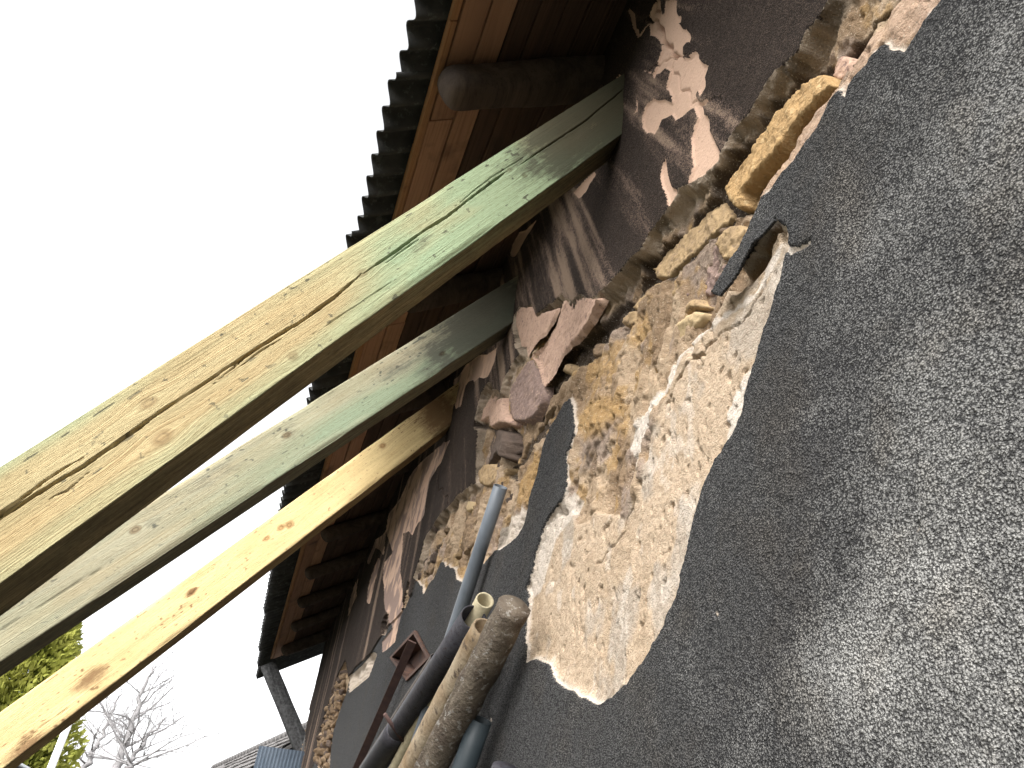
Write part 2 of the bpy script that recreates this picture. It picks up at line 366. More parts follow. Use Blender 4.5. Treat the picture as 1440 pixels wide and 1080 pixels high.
MT['grey_paint'] = simple_mat('grey_metal_roof', (0.22, 0.23, 0.24), (0.28, 0.29, 0.30), 3, 0.5, 0.0005)
MT['plank'] = board_mat('grey_planks', (0.22, 0.19, 0.15), (0.14, 0.12, 0.10))
MT['ground'] = simple_mat('yard_earth_and_grass', (0.045, 0.04, 0.03), (0.03, 0.036, 0.018), 2.2, 0.98, 0.02, (1, 1, 1), 30, spots=(0.07, 0.06, 0.05))
MT['body'] = simple_mat('house_body_plaster', (0.10, 0.095, 0.09), (0.14, 0.135, 0.13), 4, 0.95, 0.003)

# ------------------------------------------------------------------ ground
bm = bmesh.new(); bmesh.ops.create_grid(bm, x_segments=40, y_segments=40, size=600)
g = link('ground', bm_mesh('ground', bm), MT['ground']); tag(g, kind='structure')

# ------------------------------------------------------------------ the house and its wall
house = empty('house', 'old house with cracked and peeling dark grey wall under corrugated eaves', 'house')
house.location = (D, 6.0, 0)
HINV = Matrix.Translation((-D, -6.0, 0))
def into_house(o, parent=None):
    o.parent = parent or house
    if (parent or house) is house: o.matrix_parent_inverse = HINV
    return o

z2 = zr(840, 0, 2.4); z3 = zr(600, 340, 2.77); z4 = zr(340, 560, 3.4286); z5 = zr(300, 765, 3.4286)
z56 = zr(560, 540, 4.5); zA = zr(1080, 0, 4); zB = zr(840, 0, 6); zC = zr(860, 250, 5.143); zD = zr(760, 400, 4.8); zE = zr(680, 220, 3.857); zF = zr(460, 780, 6); zG = zr(360, 840, 4.5)

U_PX = [(1172, 0), (1140, 42), (1127, 72), (1095, 100), (1080, 120), (1073, 133), (1036, 183), (1007, 233), (977, 258), (940, 300), (894, 362), (865, 396), (846, 417), (820, 416), (794, 414), (769, 435), (732, 432), (724, 443), (721, 461), (725, 484), (734, 499), (712, 531), (705, 553), (688, 537), (678, 553), (669, 596), (673, 607), (671, 633), (671, 680), (658, 687), (647, 696), (633, 713), (616, 733), (600, 762), (594, 785), (584, 814)]
L_PX = [(1321, 0), (1302, 22), (1287, 47), (1272, 70), (1265, 72), (1252, 69), (1242, 60), (1225, 75), (1205, 100), (1190, 120), (1184, 136), (1180, 125), (1176, 125), (1160, 147), (1147, 177), (1120, 215), (1092, 247), (1080, 267), (1067, 275), (1055, 304), (1044, 329), (1030, 358), (1040, 375), (1062, 340), (1090, 306), (1104, 317), (1107, 346), (1100, 362), (1096, 390), (1080, 434), (1069, 470), (1055, 520), (1044, 557), (1031, 603), (1004, 643), (985, 686), (975, 724), (964, 776), (949, 839), (934, 876), (919, 902), (901, 932), (882, 961), (860, 980), (845, 989), (823, 982), (808, 974), (790, 965), (775, 947), (766, 932), (753, 926), (738, 932), (738, 902), (741, 858), (743, 836), (740, 828), (749, 802), (754, 776), (767, 736), (790, 702), (796, 679), (795, 640), (806, 611), (804, 571), (800, 560), (788, 575), (777, 593), (762, 629), (755, 665), (744, 701), (738, 736), (729, 753), (704, 773), (687, 785), (668, 800), (649, 820), (640, 814), (632, 799), (620, 790), (602, 822), (597, 834), (588, 820)]
FARCRACK_PX = [(584, 814), (570, 855), (548, 880), (533, 902), (522, 920), (500, 940), (485, 965), (470, 1000), (455, 1040), (440, 1080)]
uw = wyz(U_PX); lw = wyz(L_PX)
# carry the broken band on beyond the picture's edge
ext_u = uw[0] + np.array([-0.30, 0.36]); ext_l = lw[0] + np.array([-0.30, 0.36])
U_R = rough(np.vstack([[ext_u], uw]), 0.06, 2, 3, False); L_R = rough(np.vstack([lw[::-1], [ext_l]]), 0.06, 2, 4, False); E_MAIN = np.vstack([U_R, L_R])
SPUR = wyz([(1103, 346), (1122, 346), (1131, 341), (1139, 336), (1138, 342), (1128, 349), (1118, 353), (1107, 360)])
BIT = wyz([(1172, 118), (1190, 110), (1186, 137)])
F4 = wyz(z5([(640, 560), (600, 640), (570, 740), (540, 830), (510, 930), (495, 1020), (500, 1085), (560, 1085), (565, 1000), (580, 900), (610, 800), (640, 720), (655, 650)]))
F3 = wyz(z5([(790, 530), (750, 640), (690, 690), (650, 720), (655, 640), (720, 580), (770, 520)]))
F2 = wyz(z5([(850, 340), (845, 400), (830, 440), (815, 440), (820, 390), (835, 345)]))
CRK_FAR = wyz(z5([(958, 190), (945, 260), (925, 310), (915, 305), (935, 240), (948, 185)]))
CORN = wyz(zG([(330, 700), (345, 720), (330, 780), (320, 840), (310, 1000), (280, 1010), (285, 900), (318, 800)]))
SPECKS = [wyz([(u - 2, v - 5), (u + 1, v - 4), (u + 2, v + 3), (u - 1, v + 5)]) for u, v in ((1006, 862), (714, 742), (690, 1012), (752, 815), (1290, 742))]
E_POLYS = SPECKS + [E_MAIN, SPUR, BIT, F4, F3, F2, CRK_FAR, CORN]

S_PX = [
 zB([(560, 0), (660, 0), (655, 100), (690, 130), (685, 180), (665, 190), (700, 240), (750, 265), (770, 310), (760, 350), (725, 350), (700, 385), (700, 480), (735, 480), (775, 435), (820, 430), (835, 490), (915, 545), (885, 640), (890, 730), (865, 780), (835, 800), (820, 760), (805, 800), (830, 840), (880, 840), (912, 830), (900, 870), (870, 890), (880, 960), (912, 1000), (910, 1090), (1000, 1270), (960, 1400), (900, 1450), (830, 1560), (730, 1560), (780, 1400), (770, 1150), (810, 1010), (820, 990), (790, 905), (770, 910), (700, 970), (610, 960), (530, 1000), (500, 1080), (470, 1130), (400, 1120), (368, 980), (400, 880), (460, 825), (550, 830), (610, 860), (600, 800), (560, 740), (580, 660), (595, 590), (560, 570), (490, 620), (470, 670), (385, 600), (395, 580), (460, 620), (490, 540), (520, 440), (525, 370), (470, 300), (430, 200), (400, 230), (360, 300), (330, 320), (290, 230), (250, 90), (265, 70), (320, 240), (345, 290), (380, 240), (430, 180), (420, 150), (480, 0), (520, 0), (530, 120), (548, 100)]),
 z2([(225, 535), (235, 600), (265, 640), (250, 720), (235, 725), (225, 660), (205, 590), (215, 550)]),
 z2([(70, 250), (78, 265), (75, 315), (57, 290), (62, 260)]),
 z2([(127, 330), (134, 340), (132, 375), (118, 383), (127, 365)]),
 zE([(600, 95), (545, 190), (520, 215), (500, 220), (470, 190), (590, 80)]),
 zE([(280, 340), (230, 420), (160, 540), (135, 535), (150, 480), (180, 410), (270, 345)]),
 z3([(265, 410), (255, 470), (215, 530), (180, 545), (170, 540), (150, 560), (130, 640), (110, 650), (100, 590), (100, 540), (150, 480), (200, 440)]),
 z4([(1000, 200), (960, 310), (900, 400), (880, 560), (850, 600), (820, 660), (800, 640), (775, 650), (770, 740), (755, 820), (770, 1000), (760, 1030), (740, 1070), (700, 1060), (690, 950), (700, 830), (722, 740), (690, 640), (700, 560), (760, 480), (830, 340), (900, 270)]),
 z4([(650, 770), (662, 790), (632, 900), (612, 990), (598, 980), (605, 900), (630, 820)]),
 z5([(820, 90), (905, 0), (900, 100), (890, 340), (860, 470), (830, 500), (800, 520), (800, 470), (830, 430), (850, 400), (850, 330), (825, 320), (820, 200)]),
 z4([(560, 870), (550, 960), (520, 1030), (505, 1050), (520, 960), (545, 880)]),
 z4([(690, 640), (680, 760), (640, 720), (610, 800), (600, 780), (640, 680)]),
 z3([(80, 790), (40, 870), (10, 930), (-30, 960), (0, 880), (40, 810)]),
]
S_POLYS = [rough(wyz(p, 0.02), 0.05, 1, 20 + i) for i, p in enumerate(S_PX)]
SLOT_UP = [(1290, -30), (1260, 0), (1240, 15), (1220, 30), (1200, 50), (1182, 68), (1162, 85), (1130, 100), (1107, 120), (1080, 150), (1067, 175), (1036, 212), (1002, 262), (1000, 275), (969, 300), (942, 330), (932, 343), (901, 370), (899, 384), (885, 410)]
SLOT_LO = [(885, 425), (909, 406), (924, 398), (936, 392), (953, 376), (969, 363), (986, 341), (1008, 322), (1031, 304), (1045, 293), (1054, 269), (1067, 262), (1080, 245), (1115, 200), (1130, 170), (1155, 145), (1175, 120), (1187, 95), (1195, 75), (1205, 60), (1220, 43), (1245, 20), (1268, 0), (1300, -30)]
SLOTS_PX = [SLOT_UP + SLOT_LO,
 z3([(880, 140), (860, 110), (830, 150), (790, 240), (720, 240), (690, 300), (650, 330), (600, 395), (520, 450), (460, 560), (420, 640), (380, 700), (350, 800), (340, 860), (300, 900), (320, 930), (360, 870), (400, 800), (450, 730), (520, 640), (550, 570), (600, 505), (640, 430), (690, 385), (760, 290), (800, 230)]),
 z4([(1140, 40), (1130, 130), (1160, 145), (1270, 145), (1300, 180), (1310, 280), (1330, 290), (1320, 180), (1290, 130), (1180, 130), (1150, 120)]),
 z4([(1040, 600), (1000, 650), (960, 740), (930, 800), (900, 860), (880, 860), (900, 790), (940, 700), (990, 620)]),
 z5([(850, 340), (845, 400), (832, 430), (828, 420), (838, 345)])]
SLOTS = [rough(wyz(p, -0.02), 0.07, 1, 50 + i) for i, p in enumerate(SLOTS_PX)]
W_PX = [(1100, 312), (1062, 372), (1030, 400), (1000, 430), (977, 460), (955, 487), (943, 505), (932, 545), (916, 575), (902, 610), (898, 650), (890, 700), (868, 728), (840, 722), (815, 735), (797, 715), (780, 720)]
WLINE = rough(wyz(W_PX), 0.10, 2, 77, closed=False)
PATCH = np.vstack([WLINE, wyz([(750, 720), (725, 830), (730, 990), (845, 1010), (950, 930), (1000, 700), (1060, 600), (1110, 420), (1125, 310)])])
WHITE2 = wyz(zD([(1440, 430), (1390, 530), (1300, 680), (1230, 860), (1210, 1010), (1200, 1120), (1300, 980), (1390, 700), (1430, 600), (1490, 420)]))
WHITE3 = wyz([(1090, 340), (1068, 370), (1050, 410), (1020, 430), (985, 452), (962, 480), (935, 510), (925, 540), (905, 570), (885, 590), (876, 622), (884, 660), (892, 660), (900, 610), (915, 570), (935, 530), (950, 500), (985, 462), (1040, 425), (1062, 400), (1085, 360)])
WHITE4 = wyz([(767, 736), (790, 702), (797, 690), (806, 700), (795, 730), (775, 755), (765, 790), (754, 830), (745, 838), (742, 828), (750, 800), (755, 775)])
WHITE5 = wyz(z56([(730, 770), (800, 800), (790, 900), (700, 1010), (600, 1080), (560, 1080), (640, 900)]))
LIPZONE = wyz([(1330, -20), (1300, 30), (1240, 75), (1190, 135), (1140, 190), (1080, 275), (1055, 300), (1050, 285), (1080, 240), (1130, 165), (1180, 110), (1215, 50), (1270, -20)])
OCHRE = [wyz(zC([(750, 480), (790, 350), (900, 330), (940, 380), (880, 500), (830, 600), (750, 600)])), wyz(zD([(220, 900), (300, 760), (430, 740), (480, 840), (380, 980), (270, 1060)])), wyz(z56([(720, 600), (800, 440), (910, 390), (900, 520), (850, 680), (780, 740), (700, 780)])), wyz(zD([(560, 560), (620, 570), (600, 680), (550, 720)])), wyz(zD([(600, 200), (660, 180), (680, 280), (600, 400), (540, 380)]))]
GROOVES_PX = [(zB([(530, -20), (545, 100), (522, 200), (430, 182)]), 0.006, 0.03), (zB([(522, 200), (570, 270), (610, 400), (640, 465), (690, 490)]), 0.008, 0.035),
 (zB([(600, 520), (650, 630), (710, 780), (800, 890), (890, 880)]), 0.0035, 0.012), (zB([(890, 878), (960, 870), (1070, 858)]), 0.002, 0.008), (zB([(600, 515), (545, 560), (470, 610)]), 0.003, 0.01), (zB([(640, 470), (735, 485), (830, 485)]), 0.0025, 0.008),
 ([(991, 477), (968, 500), (954, 512), (941, 535), (927, 565), (922, 600)], 0.005, 0.03), ([(908, 585), (904, 615), (900, 645)], 0.004, 0.025), ([(1064, 394), (1052, 419), (1033, 450)], 0.004, 0.02), ([(1030, 452), (1000, 470), (985, 480)], 0.003, 0.012),
 ([(893, 660), (885, 700), (870, 740)], 0.004, 0.02), ([(870, 745), (845, 775), (832, 790)], 0.003, 0.012),
 (zE([(400, 850), (330, 930), (300, 990), (230, 1080)]), 0.008, 0.03),
 (z4([(965, 350), (985, 470), (1000, 530)]), 0.004, 0.01)]
GROOVES = [(rough(wyz(p), 0.12, 2, 90 + i, closed=False), a, b) for i, (p, a, b) in enumerate(GROOVES_PX)]
BOXHOLE = wyz([(585, 890), (604, 925), (575, 955), (553, 924)])

# the crack height as a function of y: above it the render is a proud upper coat
cr = np.vstack([uw[:18:2], wyz([(700, 560), (671, 640), (647, 696), (616, 733), (594, 785)]), wyz(FARCRACK_PX)])
cr = cr[np.argsort(cr[:, 0])]
def crack_z(y): return np.interp(y, np.concatenate([[-3], cr[:, 0]]), np.concatenate([[cr[0, 1] + (cr[0, 0] + 3) * 1.0], cr[:, 1]]))

Y_END = 13.04
def wall_height(Yv, Zv):
    """relief of the wall (metres proud of the plane x = D) plus the masks for its material"""
    sE = np.full(Yv.shape, -0.08)
    for p in E_POLYS: np.maximum(sE, sd_poly(Yv, Zv, p), out=sE)
    sS = np.full(Yv.shape, -0.08)
    for p in S_POLYS: np.maximum(sS, sd_poly(Yv, Zv, p), out=sS)
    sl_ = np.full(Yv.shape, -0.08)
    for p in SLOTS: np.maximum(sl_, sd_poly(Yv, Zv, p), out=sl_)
    up = (Zv > crack_z(Yv)).astype(float)
    dU = sd_line(Yv, Zv, U_R, 0.12); dL = sd_line(Yv, Zv, L_R, 0.12)
    up = np.where((dU < 0.115) & (dU < dL), 1.0, np.where((dL < 0.115) & (dL < dU), 0.0, up))
    sP = sd_poly(Yv, Zv, PATCH, 0.2)
    n_big = fbm(Yv * 1.1, Zv * 1.1, 1, 3) - 0.5; n_mid = fbm(Yv * 7, Zv * 7, 5, 4) - 0.5
    n_fin = fbm(Yv * 34, Zv * 34, 11, 4, 0.6) - 0.5; n_ter = fbm(Yv * 8 + 2.5 * Zv, Zv * 3.4, 23, 4)
    n_gr = fbm(Yv * 95, Zv * 95, 31, 2) - 0.5
    h_low = 0.016 * n_big + 0.004 * n_mid + 0.0034 * n_gr
    h_up = 0.013 + 0.018 * n_big + 0.010 * n_mid + 0.0014 * n_gr
    h = np.where(up > 0.5, h_up, h_low)
    h -= 0.009 * sstep(sS, -0.001, 0.004) * (1 + 0.6 * n_mid)
    # exposed: patch of sandy plaster, rubble, deep slots
    tq = n_ter * 10 + n_fin * 0.7; ter = (np.floor(tq) + sstep(tq - np.floor(tq), 0.75, 1.0)) / 10.0
    h_patch = -0.017 + 0.012 * n_mid + 0.007 * n_fin + 0.002 * n_gr
    h_rub = -0.026 + 0.11 * (ter - 0.5) + 0.011 * n_fin + 0.02 * n_mid
    lip = sd_poly(Yv, Zv, LIPZONE, 0.1)
    kp = sstep(sP + 0.05 * n_mid * (1 - sstep(Zv, 2.85, 3.0)), -0.002, 0.006)
    h_e = h_rub * (1 - kp) + h_patch * kp
    kl = sstep(lip, -0.01, 0.01); h_e = h_e * (1 - kl) + (-0.010 + 0.03 * n_mid + 0.012 * n_fin) * kl
    h_e = h_e * sstep(sE, 0.0, 0.03) + (-0.012 + 0.02 * n_fin) * (1 - sstep(sE, 0.0, 0.03))
    rim = h_up - dU * 1.9 + (0.075 * n_fin + 0.07 * n_mid + 0.05 * (ter - 0.5)) * sstep(dU, 0.0, 0.02)
    h_e = np.maximum(h_e, np.where(dU < 0.1, rim, -1))
    ks = sstep(sl_ + 0.008 * n_fin * 2, -0.004, 0.014)
    h_e = h_e * (1 - ks) + (-0.066 + 0.04 * n_mid + 0.035 * n_fin) * ks
    pit = fbm(Yv * 55, Zv * 30, 41, 2); h_e -= 0.012 * sstep(pit, 0.72, 0.80)
    ke = sstep(sE + 0.006 * n_fin, -0.0042, 0.0042)
    h = h * (1 - ke) + h_e * ke
    for line, wd, dp in GROOVES:
        dd = sd_line(Yv, Zv, line, 0.05)
        h -= dp * (1 - sstep(dd + 0.003 * n_fin, wd * 0.35, wd * 1.2))
    h = np.where(sd_poly(Yv, Zv, BOXHOLE, 0.05) > -0.01, -0.14, h)
    # colours of the bare materials, with shade painted into the slots
    c_brown = np.array([0.27, 0.19, 0.12]); c_och = np.array([0.40, 0.26, 0.115]); c_mauve = np.array([0.30, 0.235, 0.19]); c_sand = np.array([0.52, 0.405, 0.29]); c_tan = np.array([0.43, 0.325, 0.22]); c_white = np.array([0.68, 0.61, 0.53]); c_grey = np.array([0.40, 0.36, 0.31]); c_salm = np.array([0.52, 0.37, 0.27])
    def mx(c, k, t): return c * (1 - k[:, None]) + t * k[:, None]
    a = fbm(Yv * 6, Zv * 4.5, 61, 4); b = fbm(Yv * 9, Zv * 7, 71, 4); e = fbm(Yv * 16, Zv * 12, 81, 3)
    c = np.tile(c_brown, (Yv.size, 1)); c = mx(c, sstep(a, 0.44, 0.60), c_tan); c = mx(c, sstep(b, 0.55, 0.68) * 0.8, c_mauve); c = mx(c, sstep(e, 0.60, 0.72) * 0.7, c_och)
    for p in OCHRE: c = mx(c, sstep(sd_poly(Yv, Zv, p, 0.1) + 0.04 * n_mid, -0.02, 0.02) * 0.8, c_och)
    pc = np.tile(c_sand, (Yv.size, 1)); pc = mx(pc, sstep(a, 0.50, 0.68) * 0.6, c_tan); pc = mx(pc, sstep(b, 0.56, 0.70) * 0.6, c_grey); pc = mx(pc, sstep(e, 0.62, 0.72) * 0.4, c_white)
    c = c * (1 - kp[:, None]) + pc * kp[:, None]
    rimk = (1 - sstep(dU, 0.015, 0.05)) * (1 - ks); c = mx(c, rimk * 0.85, np.array([0.28, 0.23, 0.175])); c = mx(c, rimk * sstep(e, 0.52, 0.62) * 0.8, np.array([0.12, 0.095, 0.07])); c = mx(c, rimk * sstep(b, 0.5, 0.6) * 0.8, np.array([0.47, 0.38, 0.29]))
    c = mx(c, kl * 0.75, c_salm)
    for p, k_ in ((WHITE2, 0.95), (WHITE3, 0.95), (WHITE4, 0.8), (WHITE5, 0.75), (SPUR, 1.0), (F3, 0.6)):
        c = mx(c, sstep(sd_poly(Yv, Zv, p, 0.1) + 0.02 * n_fin + 0.012 * n_mid, -0.006, 0.004) * k_, c_white)
    thin = sstep(sE, -0.02, 0.003) * (1 - sstep(sE, 0.003, 0.009 + 0.012 * a)) * (1 - up)   # broken edge of the coat shows its pale lime
    c = mx(c, thin * 0.75, c_white)
    c = mx(c, np.clip(sstep(sl_ + 0.02 * n_fin, -0.008, 0.004), 0, 1) * 0.9, np.array([0.050, 0.038, 0.030]))  # slot walls: the crack's shade is painted in as dark brown
    sc_ = np.tile(np.array([0.52, 0.355, 0.26]), (Yv.size, 1))
    far = sstep(Yv, 3.4, 4.6) * sstep(b, 0.42, 0.55)
    sc_ = mx(sc_, far * 0.85, np.array([0.20, 0.145, 0.125]))
    # weathering of the grey coat: paler, washed patches low on the wall near the camera end
    def blob(cy, cz, ry, rz): return np.exp(-((Yv - cy) / ry) ** 2 - ((Zv - cz) / rz) ** 2)
    q = [(wyz([p])[0], ry, rz, k) for p, ry, rz, k in (((1195, 940), 0.11, 0.09, 0.55), ((1330, 560), 0.14, 0.15, 0.30), ((1400, 900), 0.2, 0.25, 0.40), ((1250, 800), 0.12, 0.06, 0.22), ((1420, 130), 0.05, 0.12, 0.28), ((1280, 110), 0.10, 0.05, 0.2), ((1160, 560), 0.10, 0.04, 0.2), ((1230, 330), 0.10, 0.06, 0.12), ((600, 1000), 1.0, 0.25, 0.2))]
    pale = 0.07 + 0.22 * (1 - sstep(Yv + 0.25 * (Zv - 2.2), 0.62, 1.35)) + 0.14 * (1 - sstep(Zv, 1.85, 2.3)) * (1 - sstep(Yv, 1.0, 1.6))
    for c0, ry, rz, k in q: pale += 0.95 * k * (0.5 + 1.0 * fbm(Yv * 11, Zv * 11, 131, 4)) * blob(c0[0], c0[1], ry, rz)
    pale += 0.5 * (fbm(Yv * 3.0 + Zv * 2.2, Zv * 3.0 - Yv * 1.4, 101, 4) - 0.5) - 0.14 * sstep(Yv, 1.5, 2.6)
    # run-off streaks on the upper coat
    sk = np.array([2.303 - 2.902, 2.031 - 3.056]); sk /= np.linalg.norm(sk); t_ = Yv * sk[1] - Zv * sk[0]; l_ = Yv * sk[0] + Zv * sk[1]
    near = 1 - sstep(Yv, 3.6, 5.0)
    s1 = fbm(t_ * 13, l_ * 0.7, 111, 5, 0.6); s2 = fbm(Yv * 5.0, Zv * 0.5, 121, 4)
    streak = s1 * near + (0.45 + (s2 - 0.5) * 0.95) * (1 - near); streak = streak + 0.10 * np.exp(-((Yv - 2.65) / 0.5) ** 2) * near - 0.065 * (1 - sstep(Yv, 1.9, 2.2))
    streak = streak + 0.04 * np.exp(-(sS / 0.02) ** 2) * near
    return h, dict(sd_exposed=sE, sd_salmon=np.where(sE > 0, -0.08, sS), upper=up, pale=pale, streak=streak), c, sc_

def col_positions():
    ys = [0.26]
    while ys[-1] < Y_END:
        y = ys[-1]; ys.append(y + max(0.0042, 0.55 * (y * y + D * D + 1.5) / 613.0 * (0.62 if y < 5.5 else 1)))
    ys[-1] = Y_END; return np.array(ys)
ycol = col_positions()
zrow = np.concatenate([np.arange(1.62, 3.5, 0.0042), np.arange(3.5, 5.12, 0.0054)])
YY, ZZ = np.meshgrid(ycol, zrow); yv = YY.ravel(); zv = ZZ.ravel()
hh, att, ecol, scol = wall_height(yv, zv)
nr, nc = YY.shape
ii = np.arange(nr * nc).reshape(nr, nc)
quads = np.stack([ii[:-1, :-1], ii[:-1, 1:], ii[1:, 1:], ii[1:, :-1]], -1).reshape(-1, 4)[:, ::-1]
VW = np.stack([D - hh, yv, zv], 1)
fe = att['sd_exposed'][quads].mean(1) > -0.0005; fu = (att['upper'][quads].mean(1) > 0.5) & ~fe
def sub_wall(name, mask, parent):
    q = quads[mask]; used = np.unique(q); remap = np.full(len(VW), -1, np.int64); remap[used] = np.arange(len(used))
    me = npmesh(name, VW[used], remap[q])
    for k, v in att.items(): fattr(me, k, v[used])
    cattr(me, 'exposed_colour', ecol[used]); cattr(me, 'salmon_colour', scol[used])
    o = link(name, me, M_WALL); into_house(o, parent); return o
wall = sub_wall('wall', fe, None)
tag(wall, 'bare sandy plaster and rubble exposed along the crack')
coat = sub_wall('render_coat', ~fe & ~fu, wall); tag(coat, 'dark grey roughcast below the crack')
upper = sub_wall('upper_render', fu, wall); tag(upper, 'brown-grey streaked render with salmon patches above the crack')
def plain_grid(name, ya, yb, za, zb, n, m, parent, x=None):
    a, b = np.meshgrid(np.linspace(ya, yb, n), np.linspace(za, zb, m)); a = a.ravel(); b = b.ravel()
    h = 0.016 * (fbm(a * 1.1, b * 1.1, 1, 3) - 0.5)
    up = (b > crack_z(a)).astype(float)
    k = np.arange(n * m).reshape(m, n); q = np.stack([k[:-1, :-1], k[:-1, 1:], k[1:, 1:], k[1:, :-1]], -1).reshape(-1, 4)[:, ::-1]
    me = npmesh(name, np.stack([D - h - 0.013 * up, a, b], 1), q)
    for nme, v in (('sd_exposed', np.full(n * m, -0.08)), ('sd_salmon', np.full(n * m, -0.08)), ('upper', up), ('pale', 0.3 + 0.5 * (fbm(a * 3 + b * 2.2, b * 3 - a * 1.4, 101, 4) - 0.5)), ('streak', fbm(a * 5, b * 0.5, 121, 4))): fattr(me, nme, v)
    cattr(me, 'exposed_colour', np.tile([0.4, 0.3, 0.2], (n * m, 1))); cattr(me, 'salmon_colour', np.tile([0.5, 0.35, 0.26], (n * m, 1)))
    return into_house(link(name, me, M_WALL), parent)
plain_grid('render_coat', 0.26, Y_END, -0.05, 1.62, 200, 30, wall)
plain_grid('render_coat', -2.5, 0.26, -0.05, 5.12, 60, 100, wall)
# body of the house behind the coat
into_house(box('masonry_core', (D + 0.55, 5.26, 2.56), (0.20, 0, 0), (0, 7.77, 0), (0, 0, 2.56), MT['body'], None, 0))
gb = bmesh.new()
for yy in (Y_END - 0.012, Y_END - 0.35):
    vs = [gb.verts.new(p) for p in ((D + 0.012, yy, 0), (D + 7.5, yy, 0), (D + 7.5, yy, ZJ - 0.05), (D + 3.75, yy, ZJ + 3.75 * TA - 0.05), (D + 0.012, yy, ZJ - 0.05))]
    gb.faces.new(vs)
gb.verts.ensure_lookup_table()
for i in range(5): gb.faces.new((gb.verts[i], gb.verts[(i + 1) % 5], gb.verts[5 + (i + 1) % 5], gb.verts[5 + i]))
into_house(link('gable_wall', bm_mesh('gable_wall', gb), MT['body']))
into_house(box('back_wall', (D + 7.35, 5.26, 2.5), (0.15, 0, 0), (0, 7.77, 0), (0, 0, 2.5), MT['body'], None, 0))

# ------------------------------------------------------------------ stones and loose pieces set in the crack
def relief_piece(name, px, h_top, h_base, bevel, mat, rgh=0.006, res=0.005, tilt=(0, 0), seed=1, jag=0.06, freq=26, label=None, at_h=None, yres=None, skirt=0.03, facet=1.0):
    poly = rough(wyz(px, h_top if at_h is None else at_h), jag, 1, seed)
    lo, hi = poly.min(0) - 0.012, poly.max(0) + 0.012; c = poly.mean(0)
    ny = max(6, int((hi[0] - lo[0]) / (yres or res))); nz = max(6, int((hi[1] - lo[1]) / res))
    a, b = np.meshgrid(np.linspace(lo[0], hi[0], ny), np.linspace(lo[1], hi[1], nz)); a = a.ravel(); b = b.ravel()
    s = sd_poly(a, b, poly, 0.05); n1 = fbm(a * freq, b * freq, seed, 4) - 0.5
    k = np.clip((s + 0.4 * bevel * n1) / bevel, 0, 1); prof = 1 - (1 - k) ** 3.0
    h = h_base + (h_top - h_base) * prof + rgh * 2 * n1 * (k > 0) + tilt[0] * (a - c[0]) + tilt[1] * (b - c[1])
    rf = np.random.default_rng(seed + 900); hfct = np.full(a.shape, 1.0); ext = hi - lo
    for _ in range(7):
        cy, cz = lo + ext * rf.uniform(0.1, 0.9, 2); hfct = np.minimum(hfct, rf.uniform(0.0, 0.006) + rf.normal(0, 0.28) * (a - cy) + rf.normal(0, 0.28) * (b - cz))
    h = h + facet * np.clip(hfct, -0.035, 0.006) * (k > 0)
    h = h + rgh * 1.9 * (fbm(a * 110, b * 110, seed + 7, 3) - 0.5) * (k > 0); h = np.where(s < 0, h_base - skirt, h)
    kk = np.arange(ny * nz).reshape(nz, ny); q = np.stack([kk[:-1, :-1], kk[:-1, 1:], kk[1:, 1:], kk[1:, :-1]], -1).reshape(-1, 4)[:, ::-1]
    q = q[(s[q] > -0.001).any(1)]
    used = np.unique(q); rm = np.full(len(a), -1, np.int64); rm[used] = np.arange(len(used))
    me = npmesh(name, np.stack([D - h, a, b], 1)[used], rm[q])
    o = into_house(link(name, me, mat), wall)
    if label: tag(o, label)
    return o
